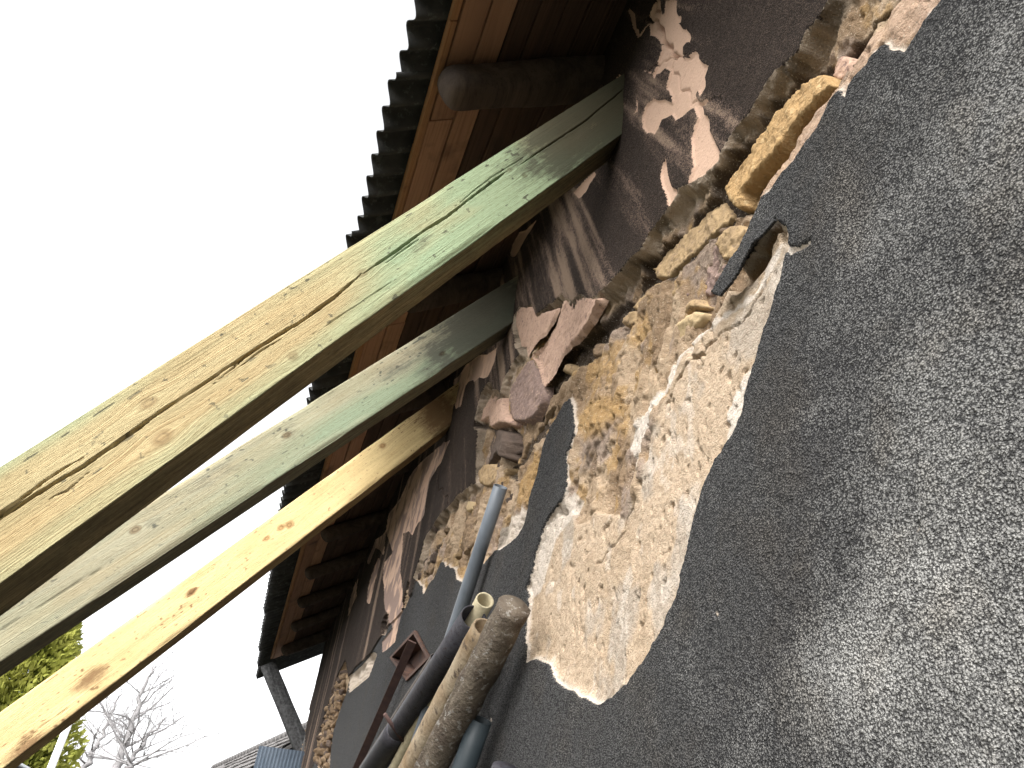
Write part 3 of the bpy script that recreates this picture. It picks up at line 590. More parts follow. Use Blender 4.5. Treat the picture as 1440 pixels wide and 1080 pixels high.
PIECES = [
 ('stone', z2([(390, 630), (440, 570), (480, 510), (540, 430), (580, 370), (650, 310), (690, 270), (760, 240), (800, 290), (740, 340), (700, 380), (640, 450), (590, 520), (520, 590), (480, 640), (475, 690), (455, 705), (420, 670)]), -0.008, -0.06, 0.0090, 'stone', 0.006, 'long orange ochre stone'),
 ('stone', z2([(150, 900), (190, 850), (240, 800), (300, 740), (390, 660), (410, 690), (430, 720), (370, 780), (300, 850), (240, 900), (215, 935), (170, 935)]), -0.018, -0.08, 0.0090, 'stone_tan', 0.006, None),
 ('stone', z2([(760, 240), (765, 205), (810, 170), (850, 190), (850, 230), (830, 260), (790, 280)]), -0.02, -0.15, 0.0090, 'salmon', 0.006, None),
 ('stone', zD([(780, 400), (800, 350), (860, 290), (900, 240), (980, 190), (1080, 170), (1070, 220), (1010, 290), (960, 340), (890, 380), (790, 420)]), -0.018, -0.06, 0.0090, 'stone_pale', 0.004, None),
 ('stone', zD([(700, 340), (720, 270), (790, 160), (860, 70), (960, 30), (980, 50), (900, 130), (870, 210), (800, 300), (740, 350)]), -0.022, -0.07, 0.0090, 'mauve', 0.007, None),
 ('stone', zD([(880, 150), (940, 80), (970, 90), (930, 190), (880, 230)]), -0.032, -0.07, 0.0090, 'darkchunk', 0.006, None),
 ('stone', zD([(930, 190), (990, 100), (1040, 80), (1085, 120), (1080, 155), (1000, 165), (950, 200)]), -0.015, -0.06, 0.0090, 'stone_tan', 0.007, None),
 ('stone', zC([(540, 620), (600, 540), (680, 480), (760, 440), (760, 600), (820, 610), (740, 720), (640, 850), (590, 840), (560, 720)]), -0.016, -0.07, 0.0090, 'mauve', 0.010, None),
 ('stone', zC([(730, 470), (760, 400), (820, 330), (920, 330), (960, 350), (900, 480), (830, 600), (760, 590)]), -0.013, -0.06, 0.0090, 'stone_tan', 0.008, None),
 ('stone', zC([(290, 890), (390, 740), (480, 660), (540, 640), (560, 720), (480, 800), (380, 870), (310, 930)]), -0.03, -0.09, 0.0090, 'stone_tan', 0.008, None),
 ('stone', zC([(140, 900), (220, 800), (320, 720), (340, 760), (300, 860), (240, 910), (130, 970)]), -0.05, -0.11, 0.0090, 'rubble', 0.008, None),
 ('stone', zC([(80, 1050), (130, 960), (210, 930), (220, 1000), (190, 1080), (90, 1085)]), -0.035, -0.09, 0.0090, 'stone_tan', 0.008, None),
 ('stone', zC([(200, 1000), (230, 920), (300, 940), (310, 990), (270, 1070), (210, 1060)]), -0.045, -0.09, 0.0090, 'darkchunk', 0.006, None),
 ('plaster_chunk', z3([(345, 330), (350, 280), (385, 250), (440, 265), (505, 260), (490, 300), (430, 370), (385, 440), (360, 400)]), 0.001, -0.010, 0.0050, 'salmon', 0.005, None),
 ('plaster_chunk', z3([(400, 440), (500, 310), (530, 230), (560, 205), (610, 225), (645, 215), (692, 225), (650, 300), (590, 380), (520, 440), (480, 520), (450, 555), (430, 500)]), 0.001, -0.010, 0.0050, 'salmon', 0.006, 'large salmon plaster slab hanging over the crack'),
 ('plaster_chunk', z3([(320, 620), (330, 560), (400, 450), (430, 520), (450, 560), (440, 620), (380, 700), (340, 700)]), -0.008, -0.05, 0.0090, 'mauve', 0.008, None),
 ('plaster_chunk', z3([(195, 700), (200, 650), (240, 570), (290, 600), (300, 640), (330, 690), (325, 715), (250, 725)]), 0.0, -0.05, 0.0090, 'salmon', 0.008, None),
 ('plaster_chunk', z3([(200, 850), (200, 740), (300, 735), (332, 780), (318, 850), (230, 870)]), -0.004, -0.06, 0.0090, 'darkchunk', 0.006, None),
 ('plaster_chunk', z3([(200, 940), (200, 890), (260, 860), (310, 875), (290, 920), (230, 955)]), -0.008, -0.06, 0.0090, 'stone_tan', 0.008, None),
 ('stone', z3([(350, 740), (380, 690), (440, 700), (400, 770), (350, 850), (340, 800)]), -0.03, -0.08, 0.0090, 'rubble', 0.008, None),
 ('stone', z3([(395, 700), (420, 640), (500, 580), (540, 580), (520, 640), (440, 710)]), -0.035, -0.09, 0.0090, 'rubble', 0.010, None),
 ('stone', z3([(520, 510), (540, 470), (575, 470), (580, 500), (550, 530)]), -0.03, -0.09, 0.0090, 'stone_tan', 0.004, None),
 ('stone', z3([(630, 430), (650, 385), (700, 370), (710, 400), (680, 440), (640, 450)]), -0.03, -0.09, 0.0090, 'rubble', 0.006, None),
 ('stone', z3([(790, 260), (830, 200), (880, 150), (920, 150), (900, 200), (860, 240), (830, 280)]), -0.035, -0.09, 0.0090, 'stone_tan', 0.006, None),
 ('stone', z56([(400, 770), (430, 730), (455, 740), (450, 790), (415, 810)]), 0.0, -0.05, 0.0090, 'stone_pale', 0.004, None),
 ('stone', z56([(390, 700), (430, 660), (490, 700), (480, 760), (420, 730)]), -0.005, -0.06, 0.0090, 'stone_tan', 0.006, None),
 ('stone', z56([(310, 850), (340, 800), (400, 790), (450, 820), (400, 860), (340, 880)]), -0.008, -0.06, 0.0090, 'rubble', 0.008, None),
 ('stone', z56([(490, 720), (520, 640), (620, 610), (600, 700), (560, 770), (500, 780)]), -0.03, -0.08, 0.0090, 'rubble', 0.008, None),
 ('stone', z4([(1020, 650), (1100, 560), (1150, 560), (1120, 700), (1080, 760), (1010, 760), (970, 780)]), -0.012, -0.06, 0.0090, 'rubble', 0.012, None),
 ('stone', z4([(960, 790), (1010, 740), (1100, 740), (1090, 820), (1060, 880), (1035, 870), (1010, 820)]), -0.008, -0.05, 0.0090, 'stone_tan', 0.012, None),
 ('stone', z4([(850, 860), (880, 780), (930, 700), (960, 700), (910, 790), (880, 860)]), -0.01, -0.06, 0.0090, 'rubble', 0.008, None),
 ('stone', z4([(835, 880), (860, 830), (900, 830), (880, 870), (850, 890)]), 0.0, -0.05, 0.0090, 'stone_tan', 0.006, None),
]
for i, (nm, px, ht, hb, bev, mk, rg, lab) in enumerate(PIECES):
    yy = wyz(px)[:, 0]; res = 0.0045 if yy.mean() < 2 else 0.006
    relief_piece(nm, px, ht, hb, bev, MT[mk], rg, res, tilt=(random.uniform(-.12, .12), random.uniform(-.12, .12)), seed=200 + i, label=lab, skirt=0.006 if nm == 'plaster_chunk' else 0.03, facet=0.15 if nm == 'plaster_chunk' else (0.25 if i == 0 else 0.8), yres=res if yy.mean() < 2 else 0.012)
# loose rubble lodged in the slot: one low-poly rock each
def rock_mesh(name, seed):
    bm = bmesh.new(); bmesh.ops.create_icosphere(bm, subdivisions=2, radius=1.0); r = random.Random(seed)
    ax = [Vector((r.gauss(0, 1), r.gauss(0, 1), r.gauss(0, 1))).normalized() for _ in range(9)]; cut = [r.uniform(0.55, 0.95) for _ in ax]
    for v in bm.verts:
        for a, c in zip(ax, cut):
            dd = v.co.dot(a)
            if dd > c: v.co -= a * (dd - c)
        v.co *= 1 + r.uniform(-.05, .05)
    return bm_mesh(name, bm, False)
ROCKS = [[rock_mesh('stone', 10 * j + i) for i in range(4)] for j in range(3)]
for j, k in enumerate(('rubble', 'stone_tan', 'darkchunk')):
    for me in ROCKS[j]: me.materials.append(MT[k])
def scatter(poly_px, n, h, r0, r1, seed, pick=(0, 0, 1, 1, 2)):
    r = random.Random(seed); P = wyz(poly_px, h); lo, hi = P.min(0), P.max(0); k = 0; tries = 0
    while k < n and tries < 5000:
        tries += 1; y, z = r.uniform(lo[0], hi[0]), r.uniform(lo[1], hi[1])
        if not inside(np.array([y]), np.array([z]), P)[0]: continue
        o = bpy.data.objects.new('stone', ROCKS[r.choice(pick)][r.randrange(4)]); COL.objects.link(o); o.parent = wall
        s = r.uniform(r0, r1); o.location = (D - h + r.uniform(-.015, .015), y, z); o.scale = (s * .8, s * r.uniform(.8, 1.5), s * r.uniform(.6, 1.1)); o.rotation_euler = (r.uniform(0, 6), r.uniform(0, 6), r.uniform(0, 6)); k += 1
scatter(SLOTS_PX[1], 22, -0.10, 0.014, 0.035, 1); scatter(SLOTS_PX[0], 10, -0.12, 0.012, 0.03, 2); scatter(SLOTS_PX[3], 12, -0.07, 0.015, 0.04, 3)
scatter([(600, 762), (633, 713), (671, 680), (700, 640), (740, 620), (735, 700), (700, 740), (650, 800), (620, 785), (600, 815), (588, 815)], 40, -0.035, 0.014, 0.040, 4)
scatter(z5([(640, 580), (605, 660), (575, 750), (545, 840), (515, 930), (500, 1020), (505, 1078), (550, 1078), (560, 1000), (575, 900), (605, 800), (630, 700)]), 150, -0.004, 0.022, 0.05, 6, (0, 0, 2))
# bent flap of grey render hanging over the bare patch
flap_px = [(1055, 304), (1090, 306), (1075, 324), (1057, 342), (1048, 366), (1040, 383), (1027, 404), (1013, 419), (1000, 412), (1010, 394), (1019, 375), (1032, 352), (1044, 329)]
fp = rough(wyz(flap_px, 0.02), 0.03, 1, 9); lo, hi = fp.min(0) - .004, fp.max(0) + .004
a, b = np.meshgrid(np.arange(lo[0], hi[0], 0.004), np.arange(lo[1], hi[1], 0.004)); sh = a.shape; a = a.ravel(); b = b.ravel(); s = sd_poly(a, b, fp, 0.03)
kk = np.arange(a.size).reshape(sh); q = np.stack([kk[:-1, :-1], kk[:-1, 1:], kk[1:, 1:], kk[1:, :-1]], -1).reshape(-1, 4)[:, ::-1]; q = q[(s[q] > 0).all(1)]
axis = fp[0] - fp[8]; t_ = ((a - fp[8][0]) * axis[0] + (b - fp[8][1]) * axis[1]) / (axis @ axis)
hf = 0.006 + 0.018 * np.clip(1 - t_, 0, 1) + 0.005 * (fbm(a * 20, b * 20, 5, 3) - .5)
used = np.unique(q); rm = np.full(a.size, -1, np.int64); rm[used] = np.arange(len(used))
me = npmesh('render_flap', np.stack([D - hf, a, b], 1)[used], rm[q]); 
for nme, val in (('sd_exposed', -0.08), ('sd_salmon', -0.08), ('upper', 0.0), ('pale', 0.05), ('streak', 0.4)): fattr(me, nme, np.full(len(used), val))
cattr(me, 'exposed_colour', np.tile([0.4, 0.3, 0.2], (len(used), 1))); cattr(me, 'salmon_colour', np.tile([0.5, 0.35, 0.26], (len(used), 1)))
fl = into_house(link('render_flap', me, M_WALL), wall)
tag(fl, 'loose grey render flap curling off over the bare plaster'); md = fl.modifiers.new('thick', 'SOLIDIFY'); md.thickness = 0.006; md.offset = -1

# rusty steel box let into the wall, with the far side's lip
bq = wyz([(585, 887), (607, 925), (574, 958), (550, 925)])
sb = into_house(link('steel_box', bpy.data.meshes.new('steel_box'), MT['rust_box']), wall)
bm = bmesh.new()
outer = [bm.verts.new((D - 0.012, y, z)) for y, z in bq]; cen = bq.mean(0)
lipi = [bm.verts.new((D - 0.012, *(cen + (p - cen) * 0.86))) for p in bq]; back = [bm.verts.new((D + 0.10, *(cen + (p - cen) * 0.86))) for p in bq]; ob = [bm.verts.new((D + 0.03, *(cen + (p - cen) * 1.0))) for p in bq]
for i in range(4):
    j = (i + 1) % 4
    bm.faces.new((outer[i], outer[j], lipi[j], lipi[i])); bm.faces.new((lipi[i], lipi[j], back[j], back[i])); bm.faces.new((outer[i], outer[j], ob[j], ob[i]))
bm.faces.new(back); bmesh.ops.recalc_face_normals(bm, faces=bm.faces); bm.to_mesh(sb.data); bm.free(); tag(sb, 'rusty square steel box let into the wall')

# ------------------------------------------------------------------ roof: deck, boards, rafters, battens, corrugated sheets
YR0, YR1 = -1.6, 13.3
QDIR = np.array([-CA, 0, -SA]); NUP = np.array([-SA, 0, CA])        # down the slope (outwards), and up off the roof
J0 = np.array([D, 0, ZJ])
def rp(q, y, n): return J0 + QDIR * q + NUP * n + np.array([0, y, 0])
QF = (D - 0.045) / CA                                              # fascia distance down the slope
rdeck = bmesh.new(); box_bm(rdeck, rp(QF / 2 - 2.25, (YR0 + YR1) / 2, 0.032), QDIR * (QF / 2 + 2.2), (0, (YR1 - YR0) / 2, 0), NUP * 0.004)
roof = into_house(link('roof', bm_mesh('roof', rdeck), MT['deck']))
bk = bmesh.new(); c_ = np.array([D + 3.75, (YR0 + YR1) / 2, ZJ + 3.75 * TA]) 
box_bm(bk, c_ + np.array([2.1, 0, -2.1 * TA + 0.03]), (2.1, 0, -2.1 * TA), (0, (YR1 - YR0) / 2, 0), np.array([SA, 0, CA]) * 0.01)
into_house(link('rear_slope', bm_mesh('rear_slope', bk), MT['sheet']), roof)
def rbox(name, q0, q1, y0, y1, n0, n1, mat, rot=0.0, bev=0.002):
    c = rp((q0 + q1) / 2, (y0 + y1) / 2, (n0 + n1) / 2)
    ay = np.array([0, (y1 - y0) / 2, 0]) + QDIR * rot
    o = box(name, (0, 0, 0), QDIR * (q1 - q0) / 2, ay, NUP * (n1 - n0) / 2, mat, None, bev); o.location = c
    return into_house(o, roof)
widths = [0.128, 0.125, 0.115, 0.13, 0.12, 0.125, 0.13]; q = QF - 0.004; r = random.Random(3)
for bi, wd in enumerate(widths):
    cuts = sorted([YR0] + [r.uniform(c0 - .5, c0 + .5) for c0 in ((4.6, 9.0) if bi % 2 else (2.8, 6.9, 10.6))] + [YR1])
    for ca_, cb_ in zip(cuts[:-1], cuts[1:]):
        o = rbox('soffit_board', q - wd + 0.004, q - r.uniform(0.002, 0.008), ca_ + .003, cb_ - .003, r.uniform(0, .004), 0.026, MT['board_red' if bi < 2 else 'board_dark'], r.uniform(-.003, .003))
    q -= wd
for k in range(2):
    cuts = [YR0, 2.0 + 0.7 * k, 6.2 - 1.1 * k, 10.0 + k * .5, YR1 - .1]
    for ca_, cb_ in zip(cuts[:-1], cuts[1:]):
        rbox('batten', QF + 0.002 + 0.0 * k, QF + 0.026 + 0.010 * (1 - k), ca_ + .002, cb_ - .002, -0.006 + 0.023 * k, 0.015 + 0.023 * k, MT['batten'], r.uniform(-.004, .004))
def rafter(y, rad, q_end, seed, hewn=1.0):
    n, m = 20, 46; r = np.random.default_rng(seed); A = np.linspace(0, 2 * np.pi, n, endpoint=False); V = []
    t = np.concatenate([np.linspace(-0.6, q_end - rad * 0.9, m - 12), q_end - rad * 0.9 + rad * 0.9 * np.sin(np.linspace(0.12, np.pi / 2, 12))])
    ph = r.uniform(0, 6); sq = 0.16
    for i, tt in enumerate(t):
        e = max(0.0, (tt - (q_end - rad * 0.9)) / (rad * 0.9)); k = max(0.03, (1 - e ** 2.6) ** 0.5 if e < 1 else 0.03)
        wob = 1 + 0.05 * math.sin(tt * 3 + ph) + 0.03 * math.sin(tt * 9 + 2 * ph)
        for j, a_ in enumerate(A):
            rr = rad * wob * (1 + sq * (abs(math.cos(2 * a_)) * -0.5 + .25)) * k * (1 + 0.035 * math.sin(3 * a_ + ph + tt * 2) + 0.012 * r.normal())
            V.append((tt, math.cos(a_) * rr, math.sin(a_) * rr - rad * 0.93 - (1 - k) * rad * -0.25))
    V = np.array(V); F = []
    for i in range(m - 1):
        for j in range(n): F.append((i * n + j, i * n + (j + 1) % n, (i + 1) * n + (j + 1) % n, (i + 1) * n + j))
    F.append([i for i in range(n)]); F.append([(m - 1) * n + i for i in range(n)])
    R = np.stack([QDIR, [0, 1, 0], NUP], 1)
    me = poly_mesh('rafter', V @ R.T, [list(f) for f in F]); o = link('rafter', me, MT['rafter']); o.location = rp(0, y, 0)
    return into_house(o, roof)
for i, (y, rad) in enumerate(((0.35, .09), (2.26, .100), (3.85, .085), (5.25, .08), (6.55, .075), (7.85, .075), (9.05, .07), (10.2, .07), (11.35, .07), (12.6, .085))):
    rafter(y, rad, QF - (-0.045 if i == 1 else 0.06 + 0.02 * (i % 3)), 300 + i)
# corrugated sheets, seven waves each, lower edge following the old, uneven eaves
PITCH = 0.147
EDGE = np.array([[soffpt(u, v, -0.03)[1], (D - soffpt(u, v, -0.03)[0]) / CA] for u, v in ((600, 0), (510, 325), (445, 540), (405, 690), (375, 860), (366, 940))])
def sheet_mesh(q0, q1, amp=0.031, th=0.0065, waves=7, nq=6, ph=0.0):
    ny = waves * 12 + 1; ys = np.linspace(-0.02, waves * PITCH + 0.02, ny); qs = np.linspace(q0, q1, nq); V = []; R = np.stack([QDIR, [0, 1, 0], NUP], 1)
    for lay in (0, 1):
        for qq in qs:
            for y in ys: V.append((qq, y, amp * (1 - math.cos(2 * math.pi * y / PITCH)) + (th if lay else 0)))
    V = np.array(V) @ R.T; F = []; o = nq * ny
    for i in range(nq - 1):
        for j in range(ny - 1):
            a_ = i * ny + j; F.append((a_, a_ + 1, a_ + ny + 1, a_ + ny)); F.append((o + a_, o + a_ + ny, o + a_ + ny + 1, o + a_ + 1))
    for j in range(ny - 1):
        a_ = (nq - 1) * ny + j; F.append((a_, a_ + 1, o + a_ + 1, o + a_)); F.append((j, o + j, o + j + 1, j + 1))
    for i in range(nq - 1):
        a_ = i * ny; F.append((a_, a_ + ny, o + a_ + ny, o + a_)); a_ += ny - 1; F.append((a_, o + a_, o + a_ + ny, a_ + ny))
    return poly_mesh('roofing_sheet', V, F)
up_mesh = sheet_mesh(-2.4, -0.75); up_mesh.materials.append(MT['sheet']); up_mesh2 = sheet_mesh(-4.4, -2.3); up_mesh2.materials.append(MT['sheet'])
y = YR0 - 0.2; k = 0; r = random.Random(11)
while y < 14.2:
    qe = float(np.interp(y + .5, EDGE[:, 0], EDGE[:, 1])) + r.uniform(-.012, .012)
    o = link('roofing_sheet', sheet_mesh(-0.9, qe), MT['sheet']); o.location = rp(0, y, 0.040 + 0.004 * (k % 2)); into_house(o, roof)
    for me, dn in ((up_mesh, 0.055), (up_mesh2, 0.068)):
        o = link('roofing_sheet', me); o.location = rp(0, y, dn + 0.004 * (k % 2)); into_house(o, roof)
    y += 7 * PITCH; k += 1
# charred brace at the far end of the eaves
pa = np.array([-0.02, 13.12, soffpt(384, 948, 0.05)[2] + 0.02]); pb = wallpt(430, 1036)
pa = atdepth(382, 948, 13.12); pb = np.array([D - 0.01, 13.0, pb[2] - 0.02])
dv = pb - pa; L_ = np.linalg.norm(dv); dv /= L_; e1 = np.cross(dv, [0, 1, 0]); e1 /= np.linalg.norm(e1)
bm = bmesh.new(); box_bm(bm, (0, 0, 0), dv * (L_ / 2 + .16), (0, 0.07, 0), e1 * 0.105, 0.006); bmesh.ops.subdivide_edges(bm, edges=bm.edges[:], cuts=5, use_grid_fill=True)
for v in bm.verts: v.co += Vector((random.gauss(0, .004), random.gauss(0, .004), random.gauss(0, .004)))
br = link('brace', bm_mesh('brace', bm), MT['charred']); br.location = (pa + pb) / 2; into_house(br, roof); tag(br, 'charred diagonal brace under the far end of the eaves')

# ------------------------------------------------------------------ the three raking timbers
def timber(name, label, P, dr, wd, th, mat, cracks, knots, stains_shade, greenf, seed, nfront=64, ns=760):
    P = np.array(P, float); S = -np.array(dr, float); S /= np.linalg.norm(S)
    e = np.cross(-S, [0, 1, 0]); e /= np.linalg.norm(e)
    if e[2] < 0: e = -e
    nf = np.cross(S, e); nf /= np.linalg.norm(nf)
    if nf[1] > 0: nf = -nf                                   # front normal faces the camera end
    def face(u, v):
        r_ = ray(u, v); t = ((P - EYE) @ nf) / (r_ @ nf); p = EYE + r_ * t - P; return np.array([p @ S, p @ e])
    per = []                                                 # (depth behind the front, height up the face, perimeter coordinate, is front)
    for b in np.linspace(0, wd, nfront): per.append((0.0, b, b, 1.0))
    for a_ in np.linspace(0, th, 12)[1:-1]: per.append((a_, wd, wd + a_, 0.0))
    for b in np.linspace(wd, 0, 12): per.append((th, b, wd + th + wd - b, 0.0))
    for a_ in np.linspace(th, 0, 26)[1:-1]: per.append((a_, 0.0, 2 * wd + th + th - a_, 0.0))
    per = np.array(per); npn = len(per)
    rr_ = 0.004; A_, B_ = per[:, 0].copy(), per[:, 1].copy()   # eased arrises
    for i in range(npn):
        if A_[i] < 1e-9 and B_[i] < 1e-9 or A_[i] < 1e-9 and abs(B_[i] - wd) < 1e-9: A_[i] += rr_ * .5; B_[i] += rr_ * .4 * (1 if B_[i] < wd / 2 else -1)
    base = P + np.outer(A_, -nf) + np.outer(B_, e)
    s0 = (base[:, 0] - (D + 0.02)) / (-S[0]); s1 = (base[:, 2] + 0.05) / (-S[2])
    tt = np.linspace(0, 1, ns) ** 1.25
    s = s0[None] + (s1 - s0)[None] * tt[:, None]
    a2 = np.broadcast_to(A_, s.shape).copy(); b2 = np.broadcast_to(B_, s.shape).copy(); g2 = np.broadcast_to(per[:, 2], s.shape); fr = np.broadcast_to(per[:, 3], s.shape)
    n1 = fbm(s * 5, g2 * 9 + seed, seed, 3) - .5; n2 = fbm(s * 30, g2 * 60, seed + 3, 3) - .5
    edge = np.minimum(b2, wd - b2); nf_d = 0.004 * n1 + 0.0012 * n2
    wan = 0.007 * sstep(np.abs(fbm(s * 2.3, np.zeros_like(s), seed + 9, 3) - .5), .08, .3)
    nf_d -= fr * wan * (1 - sstep(edge, 0, 0.02))
    dep = np.zeros_like(s)
    for pts, hw, dp in cracks:
        L = np.array([face(u, v) for u, v in pts]); L = rough(L, 0.007, 3, seed + len(pts), False)
        lo, hi = L.min(0) - .02, L.max(0) + .02; mk = (fr > 0) & (s > lo[0]) & (s < hi[0]) & (b2 > lo[1]) & (b2 < hi[1])
        if mk.any():
            dd = seg_dist(s[mk], b2[mk], L, False); ends = np.clip(np.minimum(s[mk] - L[:, 0].min(), L[:, 0].max() - s[mk]) / 0.07, 0.12, 1)
            hwv = hw * ends * (0.7 + 0.6 * vn(s[mk] * 12, s[mk] * 0, 4)); dep[mk] = np.maximum(dep[mk], dp * (1 - sstep(dd, hwv * 0.55, hwv)))
    off = nf_d - dep
    V = P + s[..., None] * S + (a2 - 0)[..., None] * (-nf) + b2[..., None] * e + (off * fr)[..., None] * nf + ((0.003 * n1) * (1 - fr))[..., None] * e
    gt = g2.copy().astype(float); kn = np.zeros_like(s)
    for (u, v, kr) in knots:
        ks, kv = face(u, v); ds = s - ks; dv_ = b2 - kv
        gt = gt - fr * 0.75 * dv_ * np.exp(-(ds / (4.5 * kr)) ** 2 - (dv_ / (2.6 * kr)) ** 2)
        kq = (ds / (1.5 * kr)) ** 2 + (dv_ / kr) ** 2; kn = np.maximum(kn, fr * np.exp(-(kq * (0.6 + 0.9 * fbm(s * 40, b2 * 60, seed + 61, 3))) ** 1.1))
    st = np.zeros_like(s)
    for (u, v, rs, rv, am) in stains_shade:
        ks, kv = face(u, v); q_ = ((s - ks) / rs) ** 2 + ((b2 - kv) / rv) ** 2
        st = np.maximum(st, fr * am * np.exp(-q_) * (0.55 + 0.9 * fbm(s * 16, b2 * 30, seed + 31, 4)))  # real grime, plus eaves shade painted in towards the wall end
    st = st + 0.15 * fbm(s * 4, g2 * 10, seed + 41, 4)
    nick = fr * (vn(s * 38, np.floor(b2 * 200) * 0 + 3.3, seed + 77) > 0.70) * np.exp(-((b2 - (wd - 0.014 - 0.006 * vn(s * 3, s * 0, 5))) / 0.0028) ** 2) + fr * (vn(s * 55, b2 * 90, seed + 78) > 0.90) * 0.8
    st = st + 0.9 * nick + 0.62 * (1 - fr)  # nicks; underside and other non-front faces get their shade painted in
    gr = greenf(s, b2, wd) * (0.35 + 1.3 * fbm(s * 3.2, g2 * 9, seed + 51, 4)) * (0.6 * fr + 0.4)
    idx = np.arange(ns * npn).reshape(ns, npn); nx = np.roll(idx, -1, 1)
    qd = np.stack([idx[:-1], nx[:-1], nx[1:], idx[1:]], -1).reshape(-1, 4)
    ctr = (P + S * s0.mean())
    me = npmesh(name, (V - ctr).reshape(-1, 3), qd)
    bm = bmesh.new(); bm.from_mesh(me); bm.verts.ensure_lookup_table()
    bm.faces.new([bm.verts[i] for i in idx[0]]); bm.faces.new([bm.verts[i] for i in idx[-1]])
    bmesh.ops.recalc_face_normals(bm, faces=bm.faces); bm.to_mesh(me); bm.free()
    for nme, val in (('gs', s), ('gt', gt), ('knot', kn), ('green', gr), ('dirt_shade', st)): fattr(me, nme, val)
    o = link(name, me, mat); o.location = ctr; return tag(o, label, 'beam', 'timber beams raking up to the wall')
def bpoint(u, v): return wallpt(u, v)
C1 = [([(-120, 800), (0, 728), (57, 692), (120, 655), (150, 633), (197, 600), (212, 588), (272, 549), (327, 512), (366, 487), (424, 452), (502, 391), (509, 384)], 0.0042, 0.05),
      ([(512, 384), (544, 362), (600, 322), (627, 306), (682, 264), (716, 238)], 0.0040, 0.05), ([(733, 231), (760, 212), (790, 192), (822, 171), (862, 138), (880, 122)], 0.0028, 0.04),
      ([(-120, 793), (-40, 748), (0, 722), (40, 694), (75, 668), (120, 642)], 0.0032, 0.035), ([(300, 540), (330, 516), (352, 496), (366, 484)], 0.0022, 0.025), ([(335, 518), (366, 494), (400, 474)], 0.0022, 0.03),
      ([(60, 706), (95, 690), (125, 664)], 0.0022, 0.02), ([(540, 372), (575, 346), (600, 330)], 0.002, 0.02), ([(640, 290), (690, 250), (738, 220)], 0.0016, 0.015), ([(440, 470), (500, 430), (560, 390)], 0.0012, 0.006), ([(100, 760), (200, 690), (300, 625)], 0.0012, 0.006)]
timber('timber_beam', 'thick split timber beam with a long crack, green-stained towards its top end', bpoint(880, 185), (1, 0.12, 1.658), 0.206, 0.143, MT['beam_green'],
       C1, [(209, 567, .014), (228, 615, .016), (509, 384, .011), (716, 239, .008), (412, 501, .010), (738, 247, .008)],
       [(800, 195, .30, .18, 1.4), (870, 150, .34, .30, 1.7), (745, 240, .12, .05, .8), (590, 345, .07, .03, .5), (690, 255, .10, .03, .5), (412, 501, .03, .02, .4)],
       lambda s, b, wd: 0.95 * (1 - 0.9 * sstep(s, 0.85, 1.8)) * (0.45 + 0.55 * sstep(s, 0.15, 0.6)) + 0.35 * (1 - sstep(b, 0.0, 0.09)) + 0.40 * sstep(b, wd - .05, wd) * sstep(s, 1.4, 2.0), 1, 112, 820)
timber('timber_beam', 'grey-green weathered timber beam between the split beam and the yellow beam', bpoint(722, 453), (1, 0.08, 1.315), 0.212, 0.143, MT['beam_grey'],
       [([(-30, 905), (60, 850), (160, 790)], 0.002, 0.006)], [(403, 612, .014), (190, 745, .014), (622, 497, .012)],
       [(622, 497, .22, .16, .85), (690, 450, .36, .30, 1.5), (560, 520, .2, .06, .6), (403, 612, .08, .07, .55), (300, 670, .15, .05, .5), (215, 735, .05, .03, .5)],
       lambda s, b, wd: 0.30 + 0.75 * (1 - sstep(b, .02, .15)) * (1 - sstep(s, 1.1, 2.0)), 2, 44, 520)
timber('timber_beam', 'yellow pine timber beam with brown knots above the bare tree', bpoint(638, 594), (1, 0.22, 1.432), 0.210, 0.15, MT['beam_pine'],
       [([(20, 1060), (60, 1020), (110, 985)], 0.002, 0.006)], [(538, 627, .016), (407, 738, .018), (375, 757, .014), (270, 832, .014), (395, 742, .016)],
       [(620, 585, .22, .30, 1.0), (130, 955, .10, .05, .9), (35, 1048, .10, .05, 1.0), (270, 832, .05, .02, .9), (240, 870, .25, .03, .5), (110, 1000, .3, .02, .6)],
       lambda s, b, wd: 0.22 + 0.0 * s, 3, 44, 520)

# ------------------------------------------------------------------ pipes and iron leaning on the wall
def lean_path(top, low, xt, xb, n=14, bend=0.0, zbase=0.0):
    r1, r2 = ray(*top), ray(*low); pt = EYE + r1 * (xt / r1[0]); nn = np.cross(r1, r2)
    z = zbase - EYE[2]; y_ = -(nn[0] * xb + nn[2] * z) / nn[1]; pb = np.array([xb, y_, zbase])
    t = np.linspace(0, 1, n)[:, None]; p = pt + (pb - pt) * t; p[:, 0] -= bend * np.sin(np.pi * t[:, 0]); return p
def pipe(name, label, top, low, xt, xb, rad, mat, hollow=0.005, n=24, segs=14, jit=0.0, bend=0.0, lump=0.0, seed=0, cat='pipe', zbase=0.02):
    path = lean_path(top, low, xt, xb, segs, bend, zbase); rd = np.full(segs, rad)
    V, F = tube_arrays(path, rd, n, hollow, jit, seed)
    if lump > 0:
        L = V - path[0]; ax = path[-1] - path[0]; ax = ax / np.linalg.norm(ax); s = L @ ax; rad_v = L - np.outer(s, ax); ln = np.linalg.norm(rad_v, axis=1); ang = np.arctan2(rad_v[:, 2], rad_v[:, 1])
        k = (fbm(s * 9 + 3, ang * 1.6 + 9, seed, 4) - .5) * 2 + (fbm(s * 38, ang * 6 + 9, seed + 5, 3) - .5) * 0.9
        m_ = ln > rad * 0.9; V[m_] += (rad_v / np.maximum(ln, 1e-6)[:, None])[m_] * (k * lump)[m_][:, None]
    o = link(name, poly_mesh(name, V - path[-1], F), mat); o.location = path[-1]
    return tag(o, label, cat, 'pipes leaning on the wall' if cat == 'pipe' else None), path
